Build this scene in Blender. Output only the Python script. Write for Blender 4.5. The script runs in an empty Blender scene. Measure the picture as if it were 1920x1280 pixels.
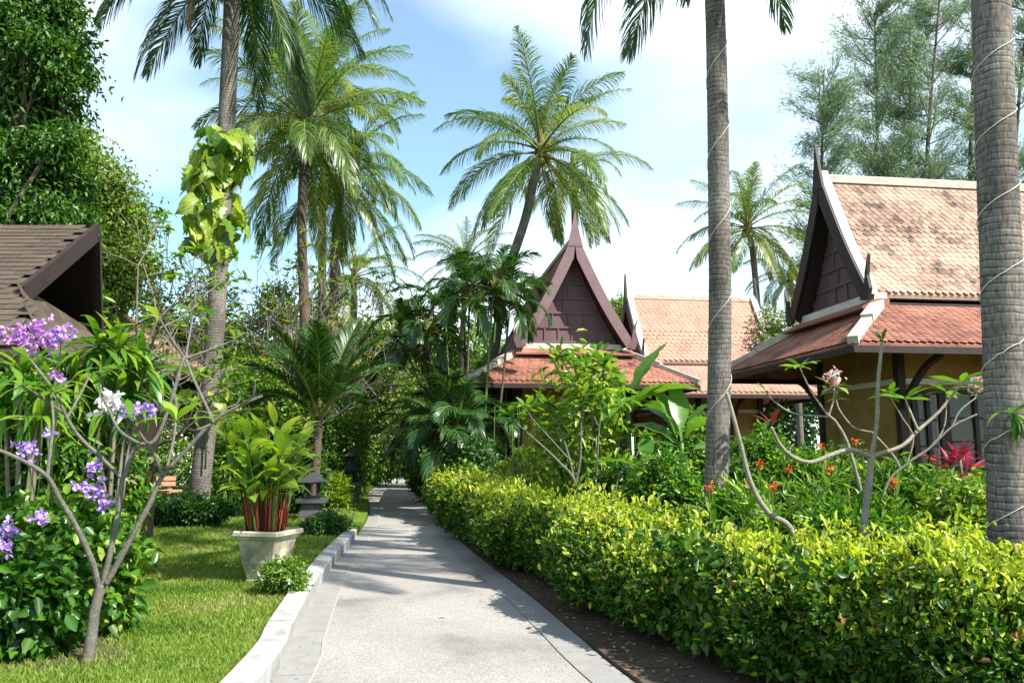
import bpy, math, random
import numpy as np
from mathutils import Matrix, Vector

R = math.radians
rng = np.random.default_rng(7)
random.seed(7)
SC = bpy.context.scene
COL = SC.collection

# ------------------------------------------------------------------ camera
F, PITCH, EYE = 1500.0, math.atan(210 / 1500.0), 1.6
cam = bpy.data.cameras.new("camera"); cam.sensor_width = 36.0; cam.lens = F / 1920 * 36; cam.clip_end = 2000
camo = bpy.data.objects.new("camera", cam); COL.objects.link(camo)
camo.location = (0, 0, EYE); camo.rotation_euler = (R(90) + PITCH, 0, 0)
SC.camera = camo

# ------------------------------------------------------------------ sky + sun
SUN_EL, SUN_AZ = R(47), math.atan2(0.83, -0.56)          # azimuth clockwise from +Y
w = bpy.data.worlds.new("World"); SC.world = w; w.use_nodes = True
nt = w.node_tree; nt.nodes.clear()
out = nt.nodes.new("ShaderNodeOutputWorld"); bg = nt.nodes.new("ShaderNodeBackground")
sky = nt.nodes.new("ShaderNodeTexSky"); sky.sky_type = 'NISHITA'; sky.sun_disc = False
sky.sun_elevation = SUN_EL; sky.sun_rotation = SUN_AZ; sky.air_density = 1.0; sky.dust_density = 0.3; sky.ozone_density = 1.0
tc = nt.nodes.new("ShaderNodeTexCoord")
mp = nt.nodes.new("ShaderNodeMapping"); mp.inputs['Scale'].default_value = (1.3, 1.3, 3.4); mp.inputs['Location'].default_value = (15.1, 7.7, 1.9)
no = nt.nodes.new("ShaderNodeTexNoise"); no.inputs['Scale'].default_value = 1.5; no.inputs['Detail'].default_value = 5; no.inputs['Roughness'].default_value = 0.42
cr = nt.nodes.new("ShaderNodeValToRGB"); cr.color_ramp.elements[0].position = 0.42; cr.color_ramp.elements[0].color = (.11, .11, .11, 1); cr.color_ramp.elements[1].position = 0.74
mx = nt.nodes.new("ShaderNodeMix"); mx.data_type = 'RGBA'
L_ = nt.links.new
L_(tc.outputs['Generated'], mp.inputs['Vector']); L_(mp.outputs[0], no.inputs['Vector']); L_(no.outputs['Fac'], cr.inputs[0])
L_(cr.outputs[0], mx.inputs['Factor']); tint = nt.nodes.new('ShaderNodeMix'); tint.data_type = 'RGBA'; tint.blend_type = 'MULTIPLY'; tint.inputs['Factor'].default_value = 1; tint.inputs[7].default_value = (0.8, 1.07, 1.04, 1); L_(sky.outputs[0], tint.inputs[6]); L_(tint.outputs[2], mx.inputs[6]); mx.inputs[7].default_value = (6.6, 7.1, 7.4, 1)
L_(mx.outputs[2], bg.inputs['Color']); L_(bg.outputs[0], out.inputs[0])
bg.inputs['Strength'].default_value = 0.12
sun = bpy.data.lights.new("sun", 'SUN'); sun.energy = 5.0; sun.angle = R(0.53); sun.color = (1.0, 0.95, 0.86)
suno = bpy.data.objects.new("sun", sun); COL.objects.link(suno)
sd = Vector((math.sin(SUN_AZ) * math.cos(SUN_EL), math.cos(SUN_AZ) * math.cos(SUN_EL), math.sin(SUN_EL)))
suno.rotation_euler = sd.to_track_quat('Z', 'Y').to_euler(); suno.location = sd * 60
SC.view_settings.view_transform = 'Standard'; SC.view_settings.look = 'None'
SC.view_settings.exposure = 1.12; SC.view_settings.gamma = 1.0; SC.view_settings.use_curve_mapping = False
SC.render.engine = 'CYCLES'
SC.cycles.max_bounces = 6; SC.cycles.diffuse_bounces = 3; SC.cycles.glossy_bounces = 2; SC.cycles.transmission_bounces = 4
SC.cycles.use_denoising = True

# ------------------------------------------------------------------ picture -> place
_c, _s = math.cos(PITCH), math.sin(PITCH)
def ray(px, py):
    u, v = (px - 960) / F, -(py - 640) / F
    return np.array((u, _c - v * _s, _s + v * _c))
def at(px, py, Y):
    d = ray(px, py); return np.array((0, 0, EYE)) + d * (Y / d[1])
def gp(px, py, z=0.0):
    d = ray(px, py); return np.array((0, 0, EYE)) + d * ((z - EYE) / d[2])
def topix(p):
    x, y, z = p[0], p[1], p[2] - EYE
    f = y * _c + z * _s; v = -y * _s + z * _c
    return 960 + F * x / f, 640 - F * v / f

# ------------------------------------------------------------------ materials
MATS = {}
def base_mat(name):
    m = bpy.data.materials.new(name); m.use_nodes = True
    n = m.node_tree; b = n.nodes['Principled BSDF']; MATS[name] = m
    return m, n, b
def rnd_node(n):
    g = n.nodes.new('ShaderNodeNewGeometry'); o = n.nodes.new('ShaderNodeObjectInfo')
    a = n.nodes.new('ShaderNodeMath'); a.operation = 'ADD'
    f = n.nodes.new('ShaderNodeMath'); f.operation = 'FRACT'
    n.links.new(g.outputs['Random Per Island'], a.inputs[0]); n.links.new(o.outputs['Random'], a.inputs[1]); n.links.new(a.outputs[0], f.inputs[0])
    return f.outputs[0]
def ramp(n, fac, cols):
    r = n.nodes.new('ShaderNodeValToRGB'); e = r.color_ramp.elements
    while len(e) < len(cols): e.new(0.5)
    for i, c in enumerate(cols):
        e[i].position = i / (len(cols) - 1) if len(c) == 3 else c[3]
        e[i].color = (c[0], c[1], c[2], 1)
    n.links.new(fac, r.inputs[0]); return r.outputs[0]
def leaf_mat(name, cols, trans=0.4, rough=0.42, spec=0.4, tcol=(1.25, 1.3, 0.5), var=0.0, vscale=(3, 14, 3)):
    m, n, b = base_mat(name); fac = rnd_node(n)
    if var:
        t_ = n.nodes.new('ShaderNodeTexCoord'); mp_ = n.nodes.new('ShaderNodeMapping'); mp_.inputs['Scale'].default_value = vscale; n.links.new(t_.outputs['Object'], mp_.inputs[0])
        nz = n.nodes.new('ShaderNodeTexNoise'); nz.inputs['Scale'].default_value = 1.6; nz.inputs['Detail'].default_value = 5; n.links.new(mp_.outputs[0], nz.inputs['Vector'])
        a_ = n.nodes.new('ShaderNodeMapRange'); a_.inputs['From Min'].default_value = .3; a_.inputs['From Max'].default_value = .7; n.links.new(nz.outputs['Fac'], a_.inputs['Value'])
        mx_ = n.nodes.new('ShaderNodeMix'); mx_.inputs['Factor'].default_value = var; n.links.new(fac, mx_.inputs[2]); n.links.new(a_.outputs[0], mx_.inputs[3]); fac = mx_.outputs[0]
    c = ramp(n, fac, cols)
    n.links.new(c, b.inputs['Base Color']); b.inputs['Roughness'].default_value = rough
    b.inputs['Specular IOR Level'].default_value = spec
    t = n.nodes.new('ShaderNodeBsdfTranslucent'); mul = n.nodes.new('ShaderNodeMix'); mul.data_type = 'RGBA'; mul.blend_type = 'MULTIPLY'
    mul.inputs['Factor'].default_value = 1; n.links.new(c, mul.inputs[6]); mul.inputs[7].default_value = (tcol[0], tcol[1], tcol[2], 1)
    n.links.new(mul.outputs[2], t.inputs['Color'])
    ms = n.nodes.new('ShaderNodeMixShader'); ms.inputs[0].default_value = trans
    n.links.new(b.outputs[0], ms.inputs[1]); n.links.new(t.outputs[0], ms.inputs[2])
    n.links.new(ms.outputs[0], n.nodes['Material Output'].inputs[0])
    return m
def noise_mat(name, cols, scale=6, detail=6, rough=0.8, bump=0.3, bscale=None, coord='Object', spec=0.3, rnd=0.0, stretch=(1, 1, 1)):
    m, n, b = base_mat(name)
    t = n.nodes.new('ShaderNodeTexCoord'); mpn = n.nodes.new('ShaderNodeMapping'); mpn.inputs['Scale'].default_value = stretch
    n.links.new(t.outputs[coord], mpn.inputs[0])
    x = n.nodes.new('ShaderNodeTexNoise'); x.inputs['Scale'].default_value = scale; x.inputs['Detail'].default_value = detail; x.inputs['Roughness'].default_value = 0.62
    n.links.new(mpn.outputs[0], x.inputs['Vector'])
    fac = x.outputs['Fac']
    if rnd:
        mm = n.nodes.new('ShaderNodeMath'); mm.operation = 'MULTIPLY_ADD'; mm.inputs[1].default_value = rnd
        sb = n.nodes.new('ShaderNodeMath'); sb.operation = 'SUBTRACT'; sb.inputs[1].default_value = rnd / 2
        n.links.new(rnd_node(n), mm.inputs[0]); n.links.new(fac, mm.inputs[2]); n.links.new(mm.outputs[0], sb.inputs[0]); fac = sb.outputs[0]
    n.links.new(ramp(n, fac, cols), b.inputs['Base Color'])
    b.inputs['Roughness'].default_value = rough; b.inputs['Specular IOR Level'].default_value = spec
    if bump:
        y = n.nodes.new('ShaderNodeTexNoise'); y.inputs['Scale'].default_value = bscale or scale * 4; y.inputs['Detail'].default_value = 4
        n.links.new(mpn.outputs[0], y.inputs['Vector'])
        bp = n.nodes.new('ShaderNodeBump'); bp.inputs['Strength'].default_value = bump; bp.inputs['Distance'].default_value = 0.02
        n.links.new(y.outputs['Fac'], bp.inputs['Height']); n.links.new(bp.outputs[0], b.inputs['Normal'])
    return m

leaf_mat('frond', [(0.04, 0.1, 0.018), (0.075, 0.155, 0.026), (0.12, 0.2, 0.036), (0.22, 0.27, 0.07)], 0.42, 0.33, 0.5)
leaf_mat('frond_dark', [(0.018, 0.055, 0.012), (0.03, 0.085, 0.016), (0.05, 0.12, 0.02)], 0.3, 0.35, 0.5)
leaf_mat('frond_yellow', [(0.11, 0.18, 0.03), (0.2, 0.26, 0.045), (0.33, 0.34, 0.1)], 0.45, 0.35, 0.5)
leaf_mat('frond_dead', [(0.16, 0.1, 0.06), (0.28, 0.19, 0.12), (0.36, 0.27, 0.19)], 0.3, 0.7, 0.2, (1, .9, .8))
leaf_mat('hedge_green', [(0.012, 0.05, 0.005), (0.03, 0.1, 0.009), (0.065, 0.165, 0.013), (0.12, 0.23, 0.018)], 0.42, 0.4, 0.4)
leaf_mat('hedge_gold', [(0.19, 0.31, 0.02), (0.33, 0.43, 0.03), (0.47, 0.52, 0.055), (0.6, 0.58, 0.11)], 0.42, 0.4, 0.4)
leaf_mat('leaf_dark', [(0.016, 0.06, 0.01), (0.035, 0.1, 0.015), (0.065, 0.15, 0.02)], 0.35, 0.38, 0.45)
leaf_mat('leaf_mid', [(0.04, 0.11, 0.014), (0.075, 0.17, 0.022), (0.14, 0.24, 0.032)], 0.4, 0.4, 0.4)
leaf_mat('leaf_bright', [(0.06, 0.16, 0.014), (0.12, 0.25, 0.022), (0.2, 0.33, 0.034), (0.3, 0.39, 0.05)], 0.42, 0.4, 0.4)
leaf_mat('leaf_olive', [(0.09, 0.14, 0.025), (0.17, 0.22, 0.045), (0.27, 0.3, 0.075)], 0.38, 0.5, 0.3)
leaf_mat('leaf_lush', [(0.025, 0.1, 0.012), (0.05, 0.16, 0.018), (0.1, 0.24, 0.02)], 0.4, 0.3, 0.5)
leaf_mat('leaf_grey', [(0.2, 0.3, 0.2), (0.28, 0.38, 0.26), (0.38, 0.46, 0.33)], 0.35, 0.6, 0.2, (1.1, 1.2, .7))
leaf_mat('leaf_pothos_dark', [(0.03, 0.1, 0.012), (0.07, 0.17, 0.018), (0.14, 0.25, 0.025), (0.3, 0.38, 0.06)], 0.42, 0.35, 0.5, var=.5)
leaf_mat('leaf_ginger', [(0.08, 0.22, 0.02), (0.17, 0.31, 0.03), (0.3, 0.4, 0.045), (0.48, 0.5, 0.1)], 0.45, 0.35, 0.5, var=.35)
leaf_mat('leaf_pothos', [(0.07, 0.17, 0.015), (0.17, 0.28, 0.02), (0.36, 0.42, 0.06), (0.52, 0.53, 0.18)], 0.42, 0.35, 0.5, var=.6)
leaf_mat('leaf_banana', [(0.05, 0.15, 0.02), (0.09, 0.22, 0.03), (0.17, 0.29, 0.04)], 0.45, 0.35, 0.5, var=.5, vscale=(14, 1, 1))
leaf_mat('leaf_red', [(0.12, 0.012, 0.03), (0.3, 0.03, 0.07), (0.5, 0.12, 0.17)], 0.4, 0.35, 0.4, (1.2, .5, .6))
leaf_mat('leaf_redbrown', [(0.12, 0.03, 0.02), (0.25, 0.06, 0.04), (0.2, 0.12, 0.03)], 0.35, 0.4, 0.4, (1.2, .6, .5))
leaf_mat('petal_purple', [(0.36, 0.2, 0.6), (0.5, 0.32, 0.72), (0.66, 0.5, 0.8)], 0.35, 0.6, 0.2, (1, .9, 1.1))
leaf_mat('petal_magenta', [(0.48, 0.16, 0.5), (0.6, 0.32, 0.66), (0.72, 0.5, 0.78)], 0.35, 0.6, 0.2, (1, .8, 1.1))
leaf_mat('petal_white', [(0.7, 0.7, 0.66), (0.82, 0.82, 0.8)], 0.3, 0.6, 0.2, (1, 1, .95))
leaf_mat('petal_pink', [(0.65, 0.2, 0.28), (0.75, 0.4, 0.42), (0.8, 0.65, 0.6)], 0.3, 0.6, 0.2, (1, .8, .8))
leaf_mat('petal_orange', [(0.6, 0.12, 0.02), (0.7, 0.2, 0.04), (0.72, 0.09, 0.03)], 0.35, 0.5, 0.2, (1, .6, .4))
leaf_mat('grass', [(0.08, 0.16, 0.014), (0.15, 0.25, 0.024), (0.23, 0.32, 0.045), (0.34, 0.38, 0.1)], 0.4, 0.5, 0.25)
leaf_mat('grass_dry', [(0.2, 0.24, 0.06), (0.32, 0.33, 0.11), (0.4, 0.36, 0.17)], 0.4, 0.5, 0.25)
leaf_mat('grass_dark', [(0.045, 0.11, 0.012), (0.08, 0.17, 0.02), (0.12, 0.22, 0.03)], 0.4, 0.5, 0.25)
leaf_mat('dry_leaf', [(0.12, 0.06, 0.03), (0.25, 0.14, 0.06), (0.36, 0.25, 0.14)], 0.15, 0.7, 0.2, (1, .8, .6))

noise_mat('soil', [(0.035, 0.026, 0.018), (0.08, 0.06, 0.045), (0.15, 0.12, 0.092)], 3.5, 9, 0.95, 0.6, 22, spec=0.1)  # brown darkened overall; shadow of the strip along the hedge is in the colour
noise_mat('ground', [(0.035, 0.05, 0.015), (0.07, 0.09, 0.03), (0.12, 0.1, 0.06)], 0.6, 8, 0.95, 0.4, 9, spec=0.1)
noise_mat('lawn', [(0.05, 0.1, 0.012), (0.1, 0.17, 0.02), (0.17, 0.21, 0.04)], 1.6, 10, 0.95, 0.5, 60, spec=0.1)
noise_mat('bark_frangipani', [(0.05, 0.046, 0.037), (0.115, 0.105, 0.088), (0.22, 0.205, 0.18)], 14, 6, 0.8, 0.5, 40)
noise_mat('bark_pale', [(0.1, 0.095, 0.06), (0.22, 0.205, 0.15), (0.36, 0.34, 0.28)], 12, 6, 0.8, 0.5, 40)
noise_mat('bark_dark', [(0.04, 0.03, 0.022), (0.09, 0.068, 0.05), (0.15, 0.12, 0.09)], 7, 6, 0.9, 0.7, 22, stretch=(1, 1, .25))
noise_mat('twig', [(0.12, 0.1, 0.08), (0.22, 0.19, 0.15)], 9, 3, 0.9, 0)
noise_mat('stem_green', [(0.06, 0.12, 0.02), (0.13, 0.2, 0.04)], 5, 3, 0.5, 0)
noise_mat('stem_red', [(0.06, 0.014, 0.01), (0.2, 0.03, 0.02), (0.32, 0.09, 0.035)], 5, 4, 0.45, 0, rnd=.5)
noise_mat('rachis', [(0.09, 0.11, 0.025), (0.16, 0.16, 0.04), (0.22, 0.18, 0.06)], 3, 3, 0.75, 0, spec=.1)
noise_mat('crown_fibre', [(0.06, 0.045, 0.02), (0.14, 0.12, 0.04), (0.2, 0.2, 0.06)], 5, 5, 0.8, 0.4, spec=.1)
noise_mat('coconut', [(0.1, 0.14, 0.02), (0.3, 0.2, 0.05)], 3, 3, 0.5, 0)
noise_mat('kerb_stone', [(0.2, 0.2, 0.19, .3), (0.32, 0.318, 0.305, .46), (0.4, 0.398, 0.385, .7)], 5, 9, 0.85, 0.25, 50, rnd=.12)
noise_mat('border_concrete', [(0.16, 0.154, 0.146), (0.25, 0.241, 0.229), (0.31, 0.299, 0.284)], 4, 9, 0.85, 0.2, 60, rnd=.1)
noise_mat('mortar', [(0.26, 0.25, 0.23), (0.36, 0.345, 0.32)], 8, 5, 0.9, 0.2)
noise_mat('stucco_pot', [(0.08, 0.08, 0.05, .3), (0.3, 0.27, 0.19, .42), (0.5, 0.46, 0.35, .55), (0.6, 0.56, 0.46, .8)], 3.5, 8, 0.85, 0.35, 30)
noise_mat('lantern_stone', [(0.018, 0.019, 0.022), (0.035, 0.036, 0.04), (0.07, 0.07, 0.07)], 6, 8, 0.85, 0.5, 30)
noise_mat('lantern_slab', [(0.06, 0.062, 0.065), (0.12, 0.12, 0.12), (0.18, 0.18, 0.175)], 6, 8, 0.85, 0.5, 30)
noise_mat('maroon_wood', [(0.085, 0.045, 0.05), (0.13, 0.075, 0.082), (0.17, 0.1, 0.108)], 3, 6, 0.6, 0.15, 20, stretch=(1, 1, .3))
noise_mat('maroon_light', [(0.12, 0.07, 0.074), (0.18, 0.11, 0.115), (0.24, 0.155, 0.16)], 3, 6, 0.55, 0.15, 20)
noise_mat('dark_wood', [(0.014, 0.009, 0.008), (0.03, 0.019, 0.017), (0.05, 0.031, 0.027)], 3, 6, 0.6, 0.2, 20, stretch=(1, 1, .3))
noise_mat('ochre_wall', [(0.17, 0.1, 0.025, .3), (0.3, 0.185, 0.05, .46), (0.38, 0.245, 0.085, .7)], 1.2, 6, 0.9, 0.1, 30)  # ochre lowered so the colour itself carries shade from eaves and trees
noise_mat('white_trim', [(0.38, 0.35, 0.31), (0.58, 0.55, 0.5), (0.7, 0.67, 0.62)], 2.5, 8, 0.8, 0.2, 20)
noise_mat('ridge_mortar', [(0.16, 0.145, 0.12), (0.42, 0.37, 0.31), (0.6, 0.54, 0.46)], 4, 9, 0.9, 0.3, 20)
noise_mat('tile_pale', [(0.05, 0.036, 0.03, .32), (0.22, 0.14, 0.105, .43), (0.37, 0.24, 0.18, .56), (0.47, 0.335, 0.265, .82)], 1.3, 8, 0.8, 0.2, 25, rnd=.15)
noise_mat('tile_orange', [(0.06, 0.032, 0.025, .3), (0.22, 0.088, 0.06, .42), (0.33, 0.145, 0.1, .6), (0.4, 0.23, 0.17, .85)], 1.4, 8, 0.8, 0.2, 25, rnd=.15)
noise_mat('tile_salmon', [(0.2, 0.09, 0.065), (0.4, 0.22, 0.16), (0.47, 0.29, 0.22)], 1.4, 8, 0.8, 0.2, 25, rnd=.15)
noise_mat('shingle_brown', [(0.03, 0.022, 0.016), (0.085, 0.062, 0.045), (0.14, 0.108, 0.082)], 2.4, 8, 0.85, 0.3, 25, rnd=.3)  # brown darkened throughout, with dapple shade from the trees put into the colour
noise_mat('shingle_tan', [(0.14, 0.085, 0.055), (0.28, 0.18, 0.12), (0.36, 0.25, 0.18)], 2.4, 8, 0.85, 0.3, 25, rnd=.3)
noise_mat('bench_wood', [(0.36, 0.17, 0.1), (0.55, 0.3, 0.19), (0.62, 0.38, 0.26)], 4, 5, 0.7, 0.1, stretch=(.2, 1, 1), rnd=.2)
noise_mat('curtain', [(0.3, 0.3, 0.29), (0.55, 0.55, 0.53)], 9, 2, 0.9, 0, stretch=(6, 6, .05))
noise_mat('cord_white', [(0.5, 0.5, 0.48), (0.65, 0.64, 0.6)], 6, 3, 0.5, 0)
m, n, b = base_mat('glass'); b.inputs['Base Color'].default_value = (0.02, 0.025, 0.03, 1); b.inputs['Roughness'].default_value = 0.06
tr = n.nodes.new('ShaderNodeBsdfTransparent'); ms = n.nodes.new('ShaderNodeMixShader'); ms.inputs[0].default_value = 0.45
n.links.new(b.outputs[0], ms.inputs[2]); n.links.new(tr.outputs[0], ms.inputs[1]); n.links.new(ms.outputs[0], n.nodes['Material Output'].inputs[0])

# washed aggregate of the path: small stones
m, n, b = base_mat('aggregate')
t = n.nodes.new('ShaderNodeTexCoord'); v = n.nodes.new('ShaderNodeTexVoronoi'); v.inputs['Scale'].default_value = 95
n.links.new(t.outputs['Object'], v.inputs['Vector'])
n1 = n.nodes.new('ShaderNodeTexNoise'); n1.inputs['Scale'].default_value = 0.8; n1.inputs['Detail'].default_value = 9; n.links.new(t.outputs['Object'], n1.inputs['Vector'])
c1 = ramp(n, v.outputs['Color'], [(0.17, 0.157, 0.146), (0.27, 0.252, 0.236), (0.33, 0.309, 0.29), (0.45, 0.424, 0.4)])
c2 = ramp(n, n1.outputs['Fac'], [(0.55, 0.55, 0.55, .3), (0.86, 0.85, 0.84, .44), (1.0, 0.99, 0.97, .6)])
mu = n.nodes.new('ShaderNodeMix'); mu.data_type = 'RGBA'; mu.blend_type = 'MULTIPLY'; mu.inputs['Factor'].default_value = 1
n.links.new(c1, mu.inputs[6]); n.links.new(c2, mu.inputs[7]); n.links.new(mu.outputs[2], b.inputs['Base Color'])
b.inputs['Roughness'].default_value = 0.85
bp = n.nodes.new('ShaderNodeBump'); bp.inputs['Strength'].default_value = 0.3; bp.inputs['Distance'].default_value = 0.004
n.links.new(v.outputs['Distance'], bp.inputs['Height']); n.links.new(bp.outputs[0], b.inputs['Normal'])

# coconut bark: leaf-scar rings along the stem (uv.y is metres along it)
def palm_bark(name, lo, hi, scar):
    m, n, b = base_mat(name)
    uv = n.nodes.new('ShaderNodeUVMap'); t = n.nodes.new('ShaderNodeTexCoord')
    nz = n.nodes.new('ShaderNodeTexNoise'); nz.inputs['Scale'].default_value = 1.6; nz.inputs['Detail'].default_value = 3; n.links.new(t.outputs['Object'], nz.inputs['Vector'])
    sp = n.nodes.new('ShaderNodeSeparateXYZ'); n.links.new(uv.outputs[0], sp.inputs[0])
    ma = n.nodes.new('ShaderNodeMath'); ma.operation = 'MULTIPLY_ADD'; ma.inputs[1].default_value = 0.2; n.links.new(nz.outputs['Fac'], ma.inputs[0]); n.links.new(sp.outputs[1], ma.inputs[2])
    mb = n.nodes.new('ShaderNodeMath'); mb.operation = 'MULTIPLY'; mb.inputs[1].default_value = 15.0; n.links.new(ma.outputs[0], mb.inputs[0])
    fr = n.nodes.new('ShaderNodeMath'); fr.operation = 'FRACT'; n.links.new(mb.outputs[0], fr.inputs[0])
    r1 = ramp(n, fr.outputs[0], [(*lo, 0), (*lo, .12), (*hi, .3), (*hi, .72), (*scar, .84), (*lo, 1.0)])
    fine = n.nodes.new('ShaderNodeTexNoise'); fine.inputs['Scale'].default_value = 30; fine.inputs['Detail'].default_value = 6; fm = n.nodes.new('ShaderNodeMapping'); fm.inputs['Scale'].default_value = (1.6, 1.6, .35); n.links.new(t.outputs['Object'], fm.inputs[0]); n.links.new(fm.outputs[0], fine.inputs['Vector'])
    r2 = ramp(n, fine.outputs['Fac'], [(0.45, 0.44, 0.43, .3), (1.15, 1.12, 1.1, .65)])
    msk = n.nodes.new('ShaderNodeTexNoise'); msk.inputs['Scale'].default_value = 5; msk.inputs['Detail'].default_value = 4; n.links.new(t.outputs['Object'], msk.inputs['Vector'])
    mk = ramp(n, msk.outputs['Fac'], [(.1, .1, .1, .36), (.95, .95, .95, .6)]); x0 = n.nodes.new('ShaderNodeMix'); x0.data_type = 'RGBA'; n.links.new(mk, x0.inputs['Factor']); x0.inputs[6].default_value = (hi[0] * .82, hi[1] * .82, hi[2] * .82, 1); n.links.new(r1, x0.inputs[7]); r1 = x0.outputs[2]
    big = n.nodes.new('ShaderNodeTexNoise'); big.inputs['Scale'].default_value = 1.7; big.inputs['Detail'].default_value = 4; n.links.new(t.outputs['Object'], big.inputs['Vector'])
    r3 = ramp(n, big.outputs['Fac'], [(0.62, 0.6, 0.58, .35), (1.1, 1.1, 1.1, .65)])
    x1 = n.nodes.new('ShaderNodeMix'); x1.data_type = 'RGBA'; x1.blend_type = 'MULTIPLY'; x1.inputs['Factor'].default_value = 1
    x2 = n.nodes.new('ShaderNodeMix'); x2.data_type = 'RGBA'; x2.blend_type = 'MULTIPLY'; x2.inputs['Factor'].default_value = 1
    n.links.new(r1, x1.inputs[6]); n.links.new(r2, x1.inputs[7]); n.links.new(x1.outputs[2], x2.inputs[6]); n.links.new(r3, x2.inputs[7])
    n.links.new(x2.outputs[2], b.inputs['Base Color']); b.inputs['Roughness'].default_value = 0.9; b.inputs['Specular IOR Level'].default_value = 0.2
    bpn = n.nodes.new('ShaderNodeBump'); bpn.inputs['Strength'].default_value = 0.3; bpn.inputs['Distance'].default_value = 0.01
    ad = n.nodes.new('ShaderNodeMath'); ad.operation = 'MULTIPLY_ADD'; ad.inputs[1].default_value = .3; n.links.new(fr.outputs[0], ad.inputs[0]); n.links.new(fine.outputs['Fac'], ad.inputs[2])
    n.links.new(ad.outputs[0], bpn.inputs['Height']); n.links.new(bpn.outputs[0], b.inputs['Normal'])
palm_bark('palm_bark', (0.085, 0.076, 0.068), (0.205, 0.188, 0.168), (0.36, 0.34, 0.31))
palm_bark('palm_bark_brown', (0.07, 0.052, 0.04), (0.16, 0.125, 0.1), (0.25, 0.2, 0.16))

# ------------------------------------------------------------------ objects
def prop(o, label=None, cat=None, group=None, kind=None):
    if label: o['label'] = label
    if cat: o['category'] = cat
    if group: o['group'] = group
    if kind: o['kind'] = kind
    return o
def thing(name, label, cat, loc=(0, 0, 0), rz=0.0, group=None):
    o = bpy.data.objects.new(name, None); COL.objects.link(o); o.empty_display_size = 0.2
    o.location = [float(a) for a in loc]; o.rotation_euler = (0, 0, rz)
    return prop(o, label, cat, group)
def wloc(p):
    l = np.zeros(3)
    while p is not None:
        l += np.array(p.location); p = p.parent
    return l
def mesh_np(name, V, Fc, mats, midx=None, uv=None, smooth=False):
    """V (n,3); Fc: (m,k) array or list of tuples"""
    me = bpy.data.meshes.new(name)
    if isinstance(Fc, np.ndarray):
        k = Fc.shape[1]; nf = len(Fc)
        me.vertices.add(len(V)); me.vertices.foreach_set('co', np.asarray(V, dtype=np.float32).ravel())
        me.loops.add(nf * k); me.loops.foreach_set('vertex_index', Fc.astype(np.int32).ravel())
        me.polygons.add(nf); me.polygons.foreach_set('loop_start', np.arange(0, nf * k, k, dtype=np.int32))
    else:
        me.from_pydata([tuple(map(float, p)) for p in V], [], [tuple(int(i) for i in f) for f in Fc])
    for mm in mats: me.materials.append(MATS[mm])
    if midx is not None: me.polygons.foreach_set('material_index', np.asarray(midx, dtype=np.int32))
    if smooth: me.polygons.foreach_set('use_smooth', np.ones(len(me.polygons), dtype=bool))
    if uv is not None:
        l = me.uv_layers.new(name='UVMap'); vi = np.empty(len(me.loops), dtype=np.int32); me.loops.foreach_get('vertex_index', vi)
        l.data.foreach_set('uv', np.asarray(uv, dtype=np.float32)[vi].ravel())
    me.update(calc_edges=True)
    return me
def link(name, me, parent=None, loc=(0, 0, 0), rot=None, scale=1.0):
    o = bpy.data.objects.new(name, me); COL.objects.link(o)
    o.parent = parent; o.location = [float(a) for a in loc]
    if rot is not None: o.rotation_euler = rot
    if scale != 1.0: o.scale = (scale,) * 3 if not isinstance(scale, (tuple, list)) else scale
    return o

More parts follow.
